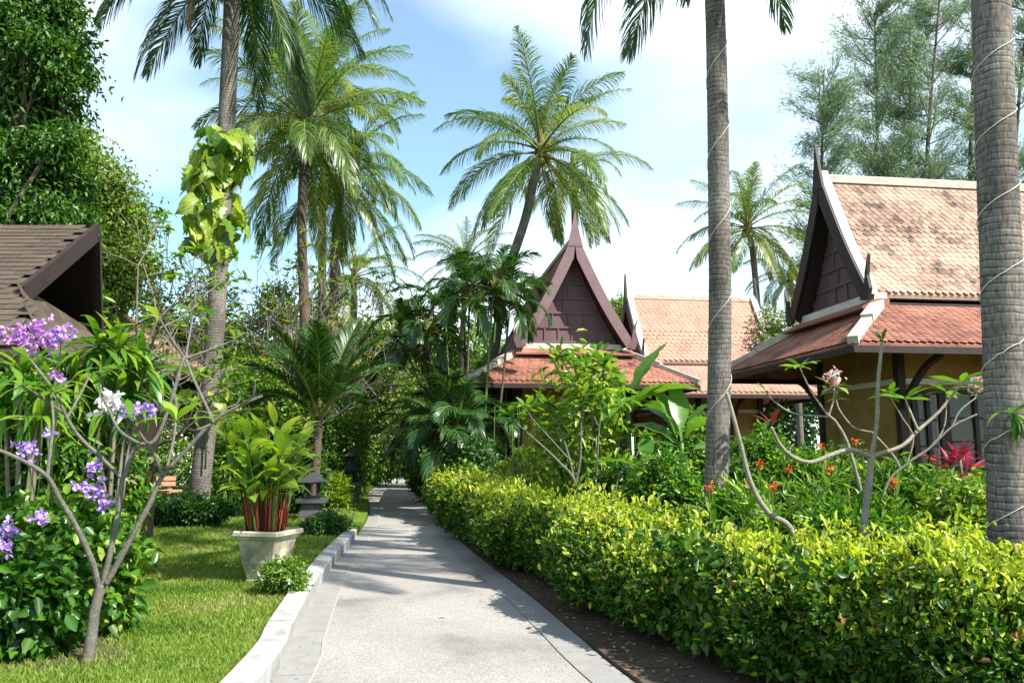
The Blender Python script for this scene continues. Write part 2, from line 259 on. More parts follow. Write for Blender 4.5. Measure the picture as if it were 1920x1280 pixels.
class MB:
    """collects shapes; vertices in the frame of the thing they belong to"""
    def __init__(s): s.v = []; s.f = []; s.m = []; s.uv = []
    def add(s, v, f, mi=0, uv=None):
        o = len(s.v); s.v += [tuple(map(float, p)) for p in v]; s.f += [tuple(i + o for i in q) for q in f]; s.m += [mi] * len(f)
        s.uv += list(uv) if uv is not None else [(0, 0)] * len(v)
        return s
    def box(s, c, d, rz=0, mi=0, taper=(1, 1)):
        x, y, z = d[0] / 2, d[1] / 2, d[2] / 2; ca, sa = math.cos(rz), math.sin(rz); vs = []
        for k, t in ((-1, (1, 1)), (1, taper)):
            for a, bb in ((-1, -1), (1, -1), (1, 1), (-1, 1)):
                px, py = a * x * t[0], bb * y * t[1]
                vs.append((c[0] + px * ca - py * sa, c[1] + px * sa + py * ca, c[2] + k * z))
        return s.add(vs, [(3, 2, 1, 0), (4, 5, 6, 7), (0, 1, 5, 4), (1, 2, 6, 5), (2, 3, 7, 6), (3, 0, 4, 7)], mi)
    def beam(s, a, b2, wd, ht, mi=0, up=(0, 0, 1)):
        a, b2 = Vector(a), Vector(b2); d = (b2 - a).normalized(); sd_ = d.cross(Vector(up)).normalized(); u = sd_.cross(d)
        vs = []
        for p in (a, b2):
            for i, j in ((-1, -1), (1, -1), (1, 1), (-1, 1)): vs.append(p + sd_ * (i * wd / 2) + u * (j * ht / 2))
        return s.add(vs, [(3, 2, 1, 0), (4, 5, 6, 7), (0, 1, 5, 4), (1, 2, 6, 5), (2, 3, 7, 6), (3, 0, 4, 7)], mi)
    def tube(s, pts, rad, n=8, mi=0, cap=True, wob=0.0):
        P = np.asarray(pts, float); k = len(P); rad = np.broadcast_to(np.asarray(rad, float), (k,))
        T_ = np.gradient(P, axis=0); T_ /= np.linalg.norm(T_, axis=1, keepdims=True) + 1e-9
        ref = np.array((1.0, 0.02, 0.01)) if abs(T_[:, 2]).mean() > 0.6 else np.array((0.02, 0.01, 1.0))
        ln = np.concatenate(([0], np.cumsum(np.linalg.norm(np.diff(P, axis=0), axis=1))))
        vs, uv = [], []
        for i in range(k):
            a = np.cross(T_[i], ref); a /= np.linalg.norm(a) + 1e-9; c = np.cross(a, T_[i])
            for j in range(n):
                th = 2 * math.pi * j / n; rr = rad[i] * (1 + (rng.uniform(-wob, wob) if wob else 0))
                vs.append(P[i] + rr * (math.cos(th) * a + math.sin(th) * c)); uv.append((j / n, ln[i]))
        fs = [(i * n + j, i * n + (j + 1) % n, (i + 1) * n + (j + 1) % n, (i + 1) * n + j) for i in range(k - 1) for j in range(n)]
        if cap: fs += [tuple(range(n - 1, -1, -1)), tuple((k - 1) * n + j for j in range(n))]
        return s.add(vs, fs, mi, uv)
    def prism(s, poly, axis, a0, a1, mi=0):
        """extrude a 2d polygon; axis 'x': poly=(y,z) ; 'y': poly=(x,z); 'z': poly=(x,y)"""
        def P(p, a): return (a, p[0], p[1]) if axis == 'x' else (p[0], a, p[1]) if axis == 'y' else (p[0], p[1], a)
        n = len(poly); vs = [P(p, a0) for p in poly] + [P(p, a1) for p in poly]
        fs = [tuple(range(n - 1, -1, -1)), tuple(range(n, 2 * n))] + [(i, (i + 1) % n, n + (i + 1) % n, n + i) for i in range(n)]
        return s.add(vs, fs, mi)
    def strip(s, A, B, mi=0):
        n = len(A); return s.add(list(A) + list(B), [(i, n + i, n + i + 1, i + 1) for i in range(n - 1)], mi)
    def mesh(s, name, mats, smooth=False, uv=False, off=None):
        V = np.array(s.v, float)
        if off is not None: V = V - np.asarray(off)
        me = mesh_np(name, V, s.f, mats if isinstance(mats, (list, tuple)) else [mats], s.m, s.uv if uv else None, smooth)
        import bmesh
        bm = bmesh.new(); bm.from_mesh(me); bmesh.ops.recalc_face_normals(bm, faces=bm.faces); bm.to_mesh(me); bm.free()
        return me
    def part(s, name, mats, parent=None, smooth=False, uv=False, world=True):
        """world=True: the vertices are world coordinates, the parent is an unrotated Empty"""
        return link(name, s.mesh(name, mats, smooth, uv, wloc(parent) if (parent is not None and world) else None), parent)

def smooth_line(pts, n=8):
    P = np.asarray(pts, float); Q = np.vstack([2 * P[0] - P[1], P, 2 * P[-1] - P[-2]]); o = []
    for i in range(1, len(Q) - 2):
        for t in np.linspace(0, 1, n, endpoint=False):
            o.append(0.5 * ((2 * Q[i]) + (-Q[i - 1] + Q[i + 1]) * t + (2 * Q[i - 1] - 5 * Q[i] + 4 * Q[i + 1] - Q[i + 2]) * t * t + (-Q[i - 1] + 3 * Q[i] - 3 * Q[i + 1] + Q[i + 2]) * t ** 3))
    o.append(P[-1]); return np.array(o)
def interp(vals, n): return np.interp(np.linspace(0, 1, n), np.linspace(0, 1, len(vals)), vals)
def unit(v): return v / (np.linalg.norm(v, axis=-1, keepdims=True) + 1e-9)

# ---- many small leaves in one mesh
def leaf_arrays(P, D, N, ln, wd, fold=0.25, curl=0.15, hi=True):
    D = unit(D); S = unit(np.cross(D, N)); N = np.cross(S, D)
    ln = np.broadcast_to(ln, (len(P),))[:, None]; wd = np.broadcast_to(wd, (len(P),))[:, None]
    tip = P + D * ln - N * ln * curl
    if hi:
        up = N * wd * fold
        a, b2 = P + D * ln * 0.28, P + D * ln * 0.66 - N * ln * curl * 0.3
        V = np.stack([P, a + S * wd * .42 + up, b2 + S * wd * .46 + up, tip, b2 - S * wd * .46 + up, a - S * wd * .42 + up], 1)
        f = np.array([[0, 1, 2, 3], [0, 3, 4, 5]])
        nv = 6
    else:
        m_ = P + D * ln * .48 + N * wd * fold
        V = np.stack([P, m_ + S * wd * .5, tip, m_ - S * wd * .5], 1); f = np.array([[0, 1, 2], [0, 2, 3]]); nv = 4
    Fc = (f[None] + (np.arange(len(P)) * nv)[:, None, None]).reshape(-1, f.shape[1])
    return V.reshape(-1, 3), Fc
def leaves_part(name, parent, P, D, N, ln, wd, mats, midx=None, hi=True, fold=.25, curl=.15, kind='stuff'):
    V, Fc = leaf_arrays(P, D, N, ln, wd, fold, curl, hi)
    if parent is not None: V = V - wloc(parent)
    o = link(name, mesh_np(name, V, Fc, mats, None if midx is None else np.repeat(midx, 2)), parent)
    if kind: o['kind'] = kind
    return o
def rdir(n): return unit(rng.normal(size=(n, 3)))
def clumps_to_points(clumps, nsub, per, sig, shell=.55):
    """clumps: (centre, (rx,ry,rz)); returns sub-cluster centres, leaf points and the outward direction of each"""
    vol = np.array([c[1][0] * c[1][1] * c[1][2] for c in clumps]) ** .67; vol /= vol.sum(); C, P, O = [], [], []
    for (c, r), wgt in zip(clumps, vol):
        k = max(3, int(round(nsub * wgt))); d = rdir(k); rad = rng.uniform(shell, 1, (k, 1))
        sc = np.asarray(c) + d * rad * np.asarray(r); C.append(sc)
        pp = np.repeat(sc, per, 0) + rng.normal(size=(k * per, 3)) * sig * np.array((1, 1, .75))
        P.append(pp); O.append(unit((pp - np.asarray(c)) / np.asarray(r)))
    return np.vstack(C), np.vstack(P), np.vstack(O)
def foliage(parent, clumps, nsub, per, sig, ln, wd, mats, name='foliage', mix=None, droop=.35, shell=.55, hi=False, curl=.2):
    C, P, O = clumps_to_points(clumps, nsub, per, sig, shell)
    zmin = .06; P[:, 2] = np.maximum(P[:, 2], zmin)
    n_ = len(P); D = O * .7 + rng.normal(size=(n_, 3)) * .65 - np.array((0, 0, droop)); N = O * .5 + rng.normal(size=(n_, 3)) * .5 + np.array((0, 0, .75))
    mi = None
    if len(mats) > 1: mi = rng.choice(len(mats), n_, p=mix)
    o = leaves_part(name, parent, P, D, N, ln * rng.uniform(.6, 1.25, n_), wd * rng.uniform(.7, 1.2, n_), mats, mi, hi, curl=curl)
    return o, C
def branches(parent, base, clumps, C, r0, mat, name='branch', frac=.35, trunk_to=None):
    """a trunk, limbs to the clump centres, and twigs to some sub-clusters"""
    base = np.asarray(base, float); cen = np.mean([c[0] for c in clumps], 0)
    fork = base + (cen - base) * .45 if trunk_to is None else np.asarray(trunk_to)
    mid = (base + fork) / 2 + rng.normal(size=3) * .04 * np.linalg.norm(fork - base) * np.array((1, 1, 0))
    line = smooth_line([base, mid, fork], 6)
    MB().tube(line, np.linspace(r0, r0 * .62, len(line)), 9, wob=.06).part('trunk', mat, parent, True, True)
    mb = MB()
    for c, r in clumps:
        c = np.asarray(c, float); m_ = (fork * .5 + c * .5) + np.array((0, 0, -.1 * np.linalg.norm(c - fork))) + rng.normal(size=3) * .05 * np.linalg.norm(c - fork)
        l = smooth_line([fork, m_, c], 5); mb.tube(l, np.linspace(r0 * .36, r0 * .13, len(l)), 6, cap=False)
    cs = np.array([c[0] for c in clumps])
    for p in C[rng.random(len(C)) < frac]:
        j = np.argmin(((cs - p) ** 2).sum(1)); s0 = cs[j] + (fork - cs[j]) * rng.uniform(0, .3)
        l = np.array([s0, (s0 + p) / 2 + rng.normal(size=3) * .06, p]); mb.tube(l, [r0 * .14, r0 * .09, r0 * .04], 4, cap=False)
    o = mb.part(name, mat, parent, True); return o

# ---- one broad blade as a shared mesh, base at the origin, +X along it, +Z its upper side
def blade_mesh(name, L, W, mat, curl=.5, fold=.18, n=8, widest=.4, wave=.03, petiole=0.0, lobe=0.0):
    vs, fs = [], []; x = z = 0.0; seg = L / n
    for i in range(n + 1):
        t = i / n; a = -curl * t * 1.2
        if i: x += seg * math.cos(a); z += seg * math.sin(a)
        if petiole and t < petiole: wv = W * .06
        else:
            u = (t - petiole) / (1 - petiole)
            wv = W * .5 * (math.sin(math.pi * min(1, u / widest) / 2) ** .9 if u < widest else math.cos(math.pi * (u - widest) / (1 - widest) / 2) ** 1.15)
        wv = max(wv * (1 - lobe * (i % 2)), W * .02)
        wz = wave * W * math.sin(i * 2.1)
        vs += [(x, wv, z + wv * fold + wz), (x, 0, z), (x, -wv, z + wv * fold - wz)]
    for i in range(n):
        a, b2 = i * 3, i * 3 + 3
        fs += [(a, a + 1, b2 + 1, b2), (a + 1, a + 2, b2 + 2, b2 + 1)]
    return mesh_np(name, vs, fs, [mat], smooth=True)
def put(me, name, parent, p, az, el, roll=0.0, scale=1.0):
    M = Matrix.Rotation(az, 4, 'Z') @ Matrix.Rotation(-el, 4, 'Y') @ Matrix.Rotation(roll, 4, 'X')
    return link(name, me, parent, np.asarray(p) - wloc(parent), M.to_euler(), scale)

# ---- palm fronds
def frond_mesh(name, L, el, bend, nl, ll, lw, mats, sag=.55, vee=.35, start=.16, seed=0, rr=.022, gap=0.0):
    r = np.random.default_rng(seed); k = 22
    t = np.linspace(0, 1, k); ang = el - bend * t ** 1.35
    dx = np.cos(ang) * L / k; dz = np.sin(ang) * L / k
    side_sw = r.uniform(-.12, .12) * L * t ** 2
    P = np.stack([np.cumsum(dx) - dx[0], side_sw, np.cumsum(dz) - dz[0]], 1)
    T_ = unit(np.gradient(P, axis=0))
    mb = MB(); mb.tube(P, np.linspace(rr * 1.6, rr * .22, k) * (1 + 1.3 * np.exp(-t * 14)), 5, 1, cap=False)
    V, Fq, Ft = [], [], []
    tw = r.uniform(-.35, .35)
    allv, allf = [], []
    for sgn in (-1, 1):
        tt = np.linspace(start, .995, nl) + r.uniform(-.004, .004, nl)
        keep = r.random(nl) > gap; tt = tt[keep]
        B = np.stack([np.interp(tt, t, P[:, i]) for i in range(3)], 1); Tn = unit(np.stack([np.interp(tt, t, T_[:, i]) for i in range(3)], 1))
        side = np.zeros_like(B); side[:, 1] = sgn; side = unit(side + np.array((0, 0, 1)) * tw * sgn)
        nor = np.cross(Tn, side) * sgn; nor = unit(nor)
        nor[nor[:, 2] < -.2] *= 1
        u = (tt - start) / (1 - start)
        ln = ll * (np.sin(np.pi * np.clip(u * .86 + .12, 0, 1)) ** .6) * r.uniform(.85, 1.1, len(tt)); ln = np.maximum(ln, ll * .22)
        a = np.radians(38 + 30 * u) + r.normal(0, .07, len(tt))
        d = side * np.cos(a)[:, None] + Tn * np.sin(a)[:, None] + nor * (vee * (1 - .7 * u) + r.normal(0, .09, len(tt)))[:, None]; d = unit(d)
        wdv = unit(np.cross(d, np.cross(d, Tn)) * -1 + 1e-6)
        q0 = B; ww = lw * r.uniform(.8, 1.15, len(tt))[:, None]; rows = []
        q = q0.copy(); dd = d.copy(); prof = (.55, 1.0, .72, .03)
        for i in range(4):
            rows += [q - wdv * ww * prof[i] * .5, q + wdv * ww * prof[i] * .5]
            dd = unit(dd + np.array((0, 0, -1)) * sag * (.22 + .42 * i) * r.uniform(.7, 1.3, (len(tt), 1))); q = q + dd * (ln / 3)[:, None]
        vv = np.stack(rows, 1); nn = len(tt)
        f = np.array([[0, 1, 3, 2], [2, 3, 5, 4], [4, 5, 7, 6]]); ff = (f[None] + (np.arange(nn) * 8)[:, None, None]).reshape(-1, 4)
        allf.append(ff + sum(len(x) for x in allv)); allv.append(vv.reshape(-1, 3))
    LV = np.vstack(allv); LF = np.vstack(allf); o = len(mb.v)
    V = np.vstack([np.array(mb.v), LV]); Fa = np.vstack([np.array(mb.f), LF + o])
    return mesh_np(name, V, Fa, mats, np.concatenate([np.ones(len(mb.f)), np.zeros(len(LF))]).astype(int))
def frond_set(tag_, L, mats, ll, lw, nl=70, els=(82, 66, 48, 30, 12, -8, -30, -52), bends=(30, 55, 75, 85, 85, 75, 55, 36), var=2, **kw):
    return [[frond_mesh('frond', L * (.8 if i == 0 else 1) * (1 - .05 * v), R(e), R(b_), nl, ll, lw, mats, seed=hash((tag_, i, v)) % 9999 if False else i * 17 + v * 5 + len(tag_) * 31, **kw) for v in range(var)] for i, (e, b_) in enumerate(zip(els, bends))]
COCO = frond_set('coconut', 4.7, ['frond', 'rachis'], 1.05, .033, 88, bends=(22, 42, 58, 70, 72, 62, 44, 26), sag=.9, gap=.08)
COCO_Y = frond_set('coconutyellow', 4.7, ['frond_yellow', 'rachis'], 1.05, .033, 88, bends=(22, 42, 58, 70, 72, 62, 44, 26), sag=.9, gap=.08)
COCO_D = frond_set('dark', 4.7, ['frond_dark', 'rachis'], 1.05, .033, 88, bends=(22, 42, 58, 70, 72, 62, 44, 26), sag=.9, gap=.08)
ARECA = frond_set('areca', 1.75, ['frond_dark', 'rachis'], .55, .045, 34, els=(80, 60, 42, 24, 5, -20), bends=(50, 85, 100, 105, 100, 70), rr=.012, sag=.5)
YOUNG = frond_set('youngpalm', 2.6, ['frond_dark', 'rachis'], .55, .04, 66, els=(88, 79, 68, 55, 38), bends=(14, 26, 38, 50, 62), rr=.02, sag=.3, vee=.5)
DEAD = frond_mesh('frond', 3.2, R(-62), R(25), 50, .6, .04, ['frond_dead', 'frond_dead'], sag=1.4, seed=5)

def crown(parent, top, setv, n, seed, scale=1.0, lo=0, hi=None, setb=None, pb=0.0, az0=0.0, avoid=None):
    r = np.random.default_rng(seed); k = len(setv); hi = k - 1 if hi is None else hi
    k2 = .16 if scale > .5 and setv not in (ARECA, YOUNG) else .05
    hb = np.asarray(top) - wloc(parent); zz = np.array((-.5, -.2, .1, .4, .8, 1.2)) * scale * (1 if k2 > .1 else .35)
    MB().tube([hb + np.array((0, 0, z)) for z in zz], np.array((1.0, 1.45, 1.5, 1.0, .5, .1)) * k2 * scale, 9, wob=.12).part('crown_heart', 'crown_fibre', parent, True, False, False)
    for i in range(n):
        u = i / max(1, n - 1); idx = lo + (hi - lo) * u + r.uniform(-.5, .5); idx = int(np.clip(round(idx), lo, hi))
        az = az0 + i * 2.39996 + r.uniform(-.25, .25)
        st = setb if (setb is not None and r.random() < pb) else setv
        me = st[idx][int(r.integers(len(st[idx])))]
        M = Matrix.Rotation(az, 4, 'Z') @ Matrix.Rotation(r.uniform(-.25, .25), 4, 'X')
        p = np.asarray(top) + np.array((math.cos(az), math.sin(az), 0)) * (.03 + .09 * u) * scale + np.array((0, 0, .3 - .5 * u)) * scale * (1 if k2 > .1 else .4)
        link('frond', me, parent, p - wloc(parent), M.to_euler(), float(scale * r.uniform(.86, 1.08)))
def palm_trunk(parent, line, r0, r1, mat='palm_bark', seg=20):
    ln = smooth_line(line, 40); n_ = len(ln); t = np.linspace(0, 1, n_)
    rad = r1 + (r0 - r1) * (1 - t) ** 1.3 + r0 * .45 * np.exp(-t * 22)
    rad = rad * (1 + .006 * np.sign(np.sin(np.arange(n_) * 1.9)) + rng.normal(0, .004, n_))
    return MB().tube(ln, rad, seg, wob=.006).part('trunk', mat, parent, True, True)
def nuts(parent, top, n, s=1.0):
    for i in range(n):
        a = i * 2.4; mb = MB()
        zz = np.linspace(-1, 1, 7); mb.tube([(0, 0, z * .14) for z in zz], [max(.01, .12 * math.sqrt(max(0, 1 - z * z * .98))) for z in zz], 9)
        link('coconut', mb.mesh('coconut', 'coconut', True), parent, np.asarray(top) - wloc(parent) + np.array((math.cos(a) * .26, math.sin(a) * .26, -.25 - .1 * (i % 3))) * s, None, s)
def coconut_palm(label, line, r0, r1, n, seed, scale=1.0, setv=None, lo=0, hi=None, setb=None, pb=.35, nut=5, group='coconut palms', mat='palm_bark', az0=0.0):
    line = [np.asarray(p) for p in line]
    t = thing('coconut_palm', label, 'palm tree', line[0], 0, group)
    palm_trunk(t, line, r0, r1, mat); crown(t, line[-1], setv or COCO, n, seed, scale, lo, hi, setb, pb, az0)
    if nut: nuts(t, line[-1], nut, scale)
    return t

# ================================================================== the ground, the path
LAWN_Z, BED_Z = 0.10, 0.03
g = 900
prop(link('ground', mesh_np('ground', [(-g, -60, -.03), (g, -60, -.03), (g, 1500, -.03), (-g, 1500, -.03)], [(0, 1, 2, 3)], ['ground'])), 'dark earth and undergrowth spreading under the whole garden', kind='structure')
Lp = [(505, 1280), (545, 1200), (580, 1130), (602, 1090), (628, 1052), (662, 1012), (688, 975), (693, 945), (690, 925), (712, 905), (726, 895)]
Rp = [(1190, 1280), (1080, 1190), (1003, 1125), (938, 1075), (885, 1034), (850, 1000), (829, 968), (806, 938), (790, 918), (779, 903), (775, 895)]
Le = [gp(x, y) for x, y in Lp]; Re = [gp(x, y) for x, y in Rp]
Le = [Le[0] + (Le[0] - Le[1]) * 3.2 + np.array((-.35, 0, 0))] + Le; Re = [Re[0] + (Re[0] - Re[1]) * 2.2 + np.array((.2, 0, 0))] + Re
Le.append(np.array((-8.2, 66, 0))); Re.append(np.array((-6.0, 66, 0)))
LE, RE = smooth_line(Le, 10), smooth_line(Re, 10)
n_ = 160
def resample(P, n):
    d = np.concatenate(([0], np.cumsum(np.linalg.norm(np.diff(P, axis=0), axis=1)))); s = np.linspace(0, d[-1], n)
    return np.stack([np.interp(s, d, P[:, i]) for i in range(3)], 1)
LEr, REr = resample(LE, n_), resample(RE, n_)
prop(MB().strip(REr, LEr).part('path', 'aggregate'), 'pale washed aggregate garden path winding away', kind='structure')
def offset(P, d):
    T_ = unit(np.gradient(P, axis=0)); Nn = np.stack([-T_[:, 1], T_[:, 0], np.zeros(len(P))], 1); return P + Nn * d
up = lambda P, z: P + np.array((0, 0, z))
border = prop(bpy.data.objects.new('path_border', None), 'smooth grey concrete border bands along both sides of path', kind='structure'); COL.objects.link(border)
for E, sg, near in ((LE, -1, 0), (RE, 1, 0)):
    d = np.concatenate(([0], np.cumsum(np.linalg.norm(np.diff(E, axis=0), axis=1)))); tot = d[-1]
    s = 0.0
    while s < min(tot - .1, 34):
        e = min(s + 1.45, tot); ss = np.linspace(s + .006, e - .006, 7)
        A = np.stack([np.interp(ss, d, E[:, i]) for i in range(3)], 1); B = offset(A, sg * .27)
        A, B = (A, B) if sg > 0 else (B, A)
        mb = MB(); nA = len(A)
        mb.add(list(up(A, .006)) + list(up(B, .006)) + list(up(A, -.02)) + list(up(B, -.02)),
               [(i, i + 1, nA + i + 1, nA + i) for i in range(nA - 1)] + [(0, nA, 3 * nA, 2 * nA), (nA - 1, 2 * nA - 1, 4 * nA - 1, 3 * nA - 1)])
        mb.part('border_slab', 'border_concrete', border)
        s = e
    E2 = resample(E, 120)
    A, B = offset(E2, sg * .272), offset(E2, sg * .295)
    MB().strip(up(A, .008), up(B, .008)).part('joint_line', 'mortar' if sg < 0 else 'border_concrete', border)

# lawn (raised behind the kerb) and the bed on the other side
KW = .21
lawn_edge = offset(LEr, .02)
keep = LEr[:, 1] < 60
le = lawn_edge[keep]
LV = [(p[0], p[1], LAWN_Z) for p in le]; far = [(min(-14.0, p[0] - 9), p[1], LAWN_Z) for p in le]
lawn_mb = MB().strip(LV, far); lawn_mb.strip([(p[0], p[1], -.02) for p in le], LV)
prop(lawn_mb.part('lawn', 'lawn'), 'sunlit mown lawn beside the curving kerb', kind='structure')
re = offset(REr, -.02)
bed_mb = MB().strip([(max(16.0, p[0] + 12), p[1], BED_Z) for p in re], [(p[0], p[1], BED_Z) for p in re]); bed_mb.strip([(p[0], p[1], BED_Z) for p in re], [(p[0], p[1], -.02) for p in re])
prop(bed_mb.part('planting_bed', 'soil'), 'bare brown soil of the planting bed beside path', kind='structure')

# kerb stones
kerb = prop(bpy.data.objects.new('kerb', None), 'pale grey raised stone kerb curving along the lawn', kind='structure'); COL.objects.link(kerb)
d = np.concatenate(([0], np.cumsum(np.linalg.norm(np.diff(LE, axis=0), axis=1))))
ik = np.argmin(np.linalg.norm(LE - gp(664, 1008), axis=1)); s_end = d[ik]; ib = np.argmin(np.linalg.norm(LE - gp(598, 1096), axis=1)); s_brk = d[ib]
def kerb_piece(s0, s1, ht, out_):
    ss = np.linspace(s0, s1, 6); A = np.stack([np.interp(ss, d, LE[:, i]) for i in range(3)], 1)
    prof = [(0, -.03), (-.012, ht - .02), (.012, ht), (KW - .015, ht), (KW, ht - .02), (KW, -.03)]
    mb = MB(); rows = []
    for off, z in prof: rows.append(up(offset(A, off + out_), z))
    k = len(prof); vs = [rows[j][i] for i in range(6) for j in range(k)]
    fs = [(i * k + j, i * k + j + 1, (i + 1) * k + j + 1, (i + 1) * k + j) for i in range(5) for j in range(k - 1)] + [tuple(range(k)), tuple(5 * k + j for j in range(k - 1, -1, -1))]
    mb.add(vs, fs).part('kerb_stone', 'kerb_stone', kerb)
s = 0.3
while s < s_brk - .2:
    e = min(s + 1.3, s_brk); e = s_brk if s_brk - e < .4 else e
    kerb_piece(s + .002, e - .003, .165, 0.0); s = e
s = s_brk
while s < s_end - .1:
    e = min(s + 1.5, s_end); e = s_end if s_end - e < .5 else e
    kerb_piece(s + .002, e - .003, .17, -.025); s = e

# soil patches in the lawn
def patch(name, label, pts, z, mat='soil'):
    P = smooth_line(list(pts) + [pts[0]], 5)[:-1]; c = P.mean(0)
    V = [(c[0], c[1], z)] + [(p[0] + rng.normal(0, .03), p[1] + rng.normal(0, .03), z) for p in P]; k = len(P)
    return prop(link(name, mesh_np(name, V, [(0, 1 + i, 1 + (i + 1) % k) for i in range(k)], [mat])), label, kind='structure'), np.array(P)[:, :2]
_, soilA = patch('soil_patch', 'bare soil under the foreground frangipani and bush', [gp(x, y, LAWN_Z) for x, y in ((-60, 1268), (120, 1262), (235, 1245), (262, 1222), (225, 1190), (120, 1150), (-60, 1130), (-200, 1180))], LAWN_Z + .005)
def inside(P, poly):
    x, y = P[:, 0], P[:, 1]; c = np.zeros(len(P), bool); j = len(poly) - 1
    for i in range(len(poly)):
        xi, yi, xj, yj = *poly[i], *poly[j]
        c ^= ((yi > y) != (yj > y)) & (x < (xj - xi) * (y - yi) / (yj - yi + 1e-12) + xi); j = i
    return c

# grass blades
def grass_blades():
    out_p = []
    for (y0, y1, k) in ((4.6, 7.5, 52000), (7.5, 11, 62000), (11, 16, 52000), (16, 30, 52000)):
        Y = rng.uniform(y0, y1, k); xl = np.interp(Y, le[:, 1], le[:, 0]); wdt = np.minimum(9, Y * .66 + xl + .6)
        X = xl - KW - rng.uniform(0, 1, k) * np.maximum(.2, wdt); P = np.stack([X, Y], 1)
        out_p.append(P)
    P = np.vstack(out_p); cS = soilA.mean(0); P = P[~inside(cS + (P - cS) / (1.02 - .6 * rng.random((len(P), 1)) ** 2.2), soilA)]
    kn = len(P); sz = np.where(P[:, 1] < 9, .045, .06) * rng.uniform(.5, 1.3, kn); th = rng.uniform(0, 2 * math.pi, kn); lean = rng.normal(0, .6, (kn, 2))
    wd = .0035 + .0006 * P[:, 1]
    B = np.stack([P[:, 0], P[:, 1], np.full(kn, LAWN_Z - .003)], 1); S = np.stack([np.cos(th), np.sin(th), np.zeros(kn)], 1) * wd[:, None]
    tip = B + np.stack([lean[:, 0] * sz, lean[:, 1] * sz, sz], 1)
    wv = np.sin(P[:, 0] * 2.3 + np.sin(P[:, 1] * 1.7) * 2) + np.sin(P[:, 1] * 3.1 + np.sin(P[:, 0] * 1.3) * 2) + rng.normal(0, .8, kn); gm = np.where(wv > 1.7, 1, np.where(wv < -1.5, 2, 0))
    V = np.stack([B - S, B + S, tip], 1).reshape(-1, 3); Fc = np.arange(kn * 3).reshape(-1, 3)
    prop(link('grass', mesh_np('grass', V, Fc, ['grass', 'grass_dry', 'grass_dark'], gm)), 'short mown grass blades covering the lawn', 'grass', kind='stuff')
grass_blades()
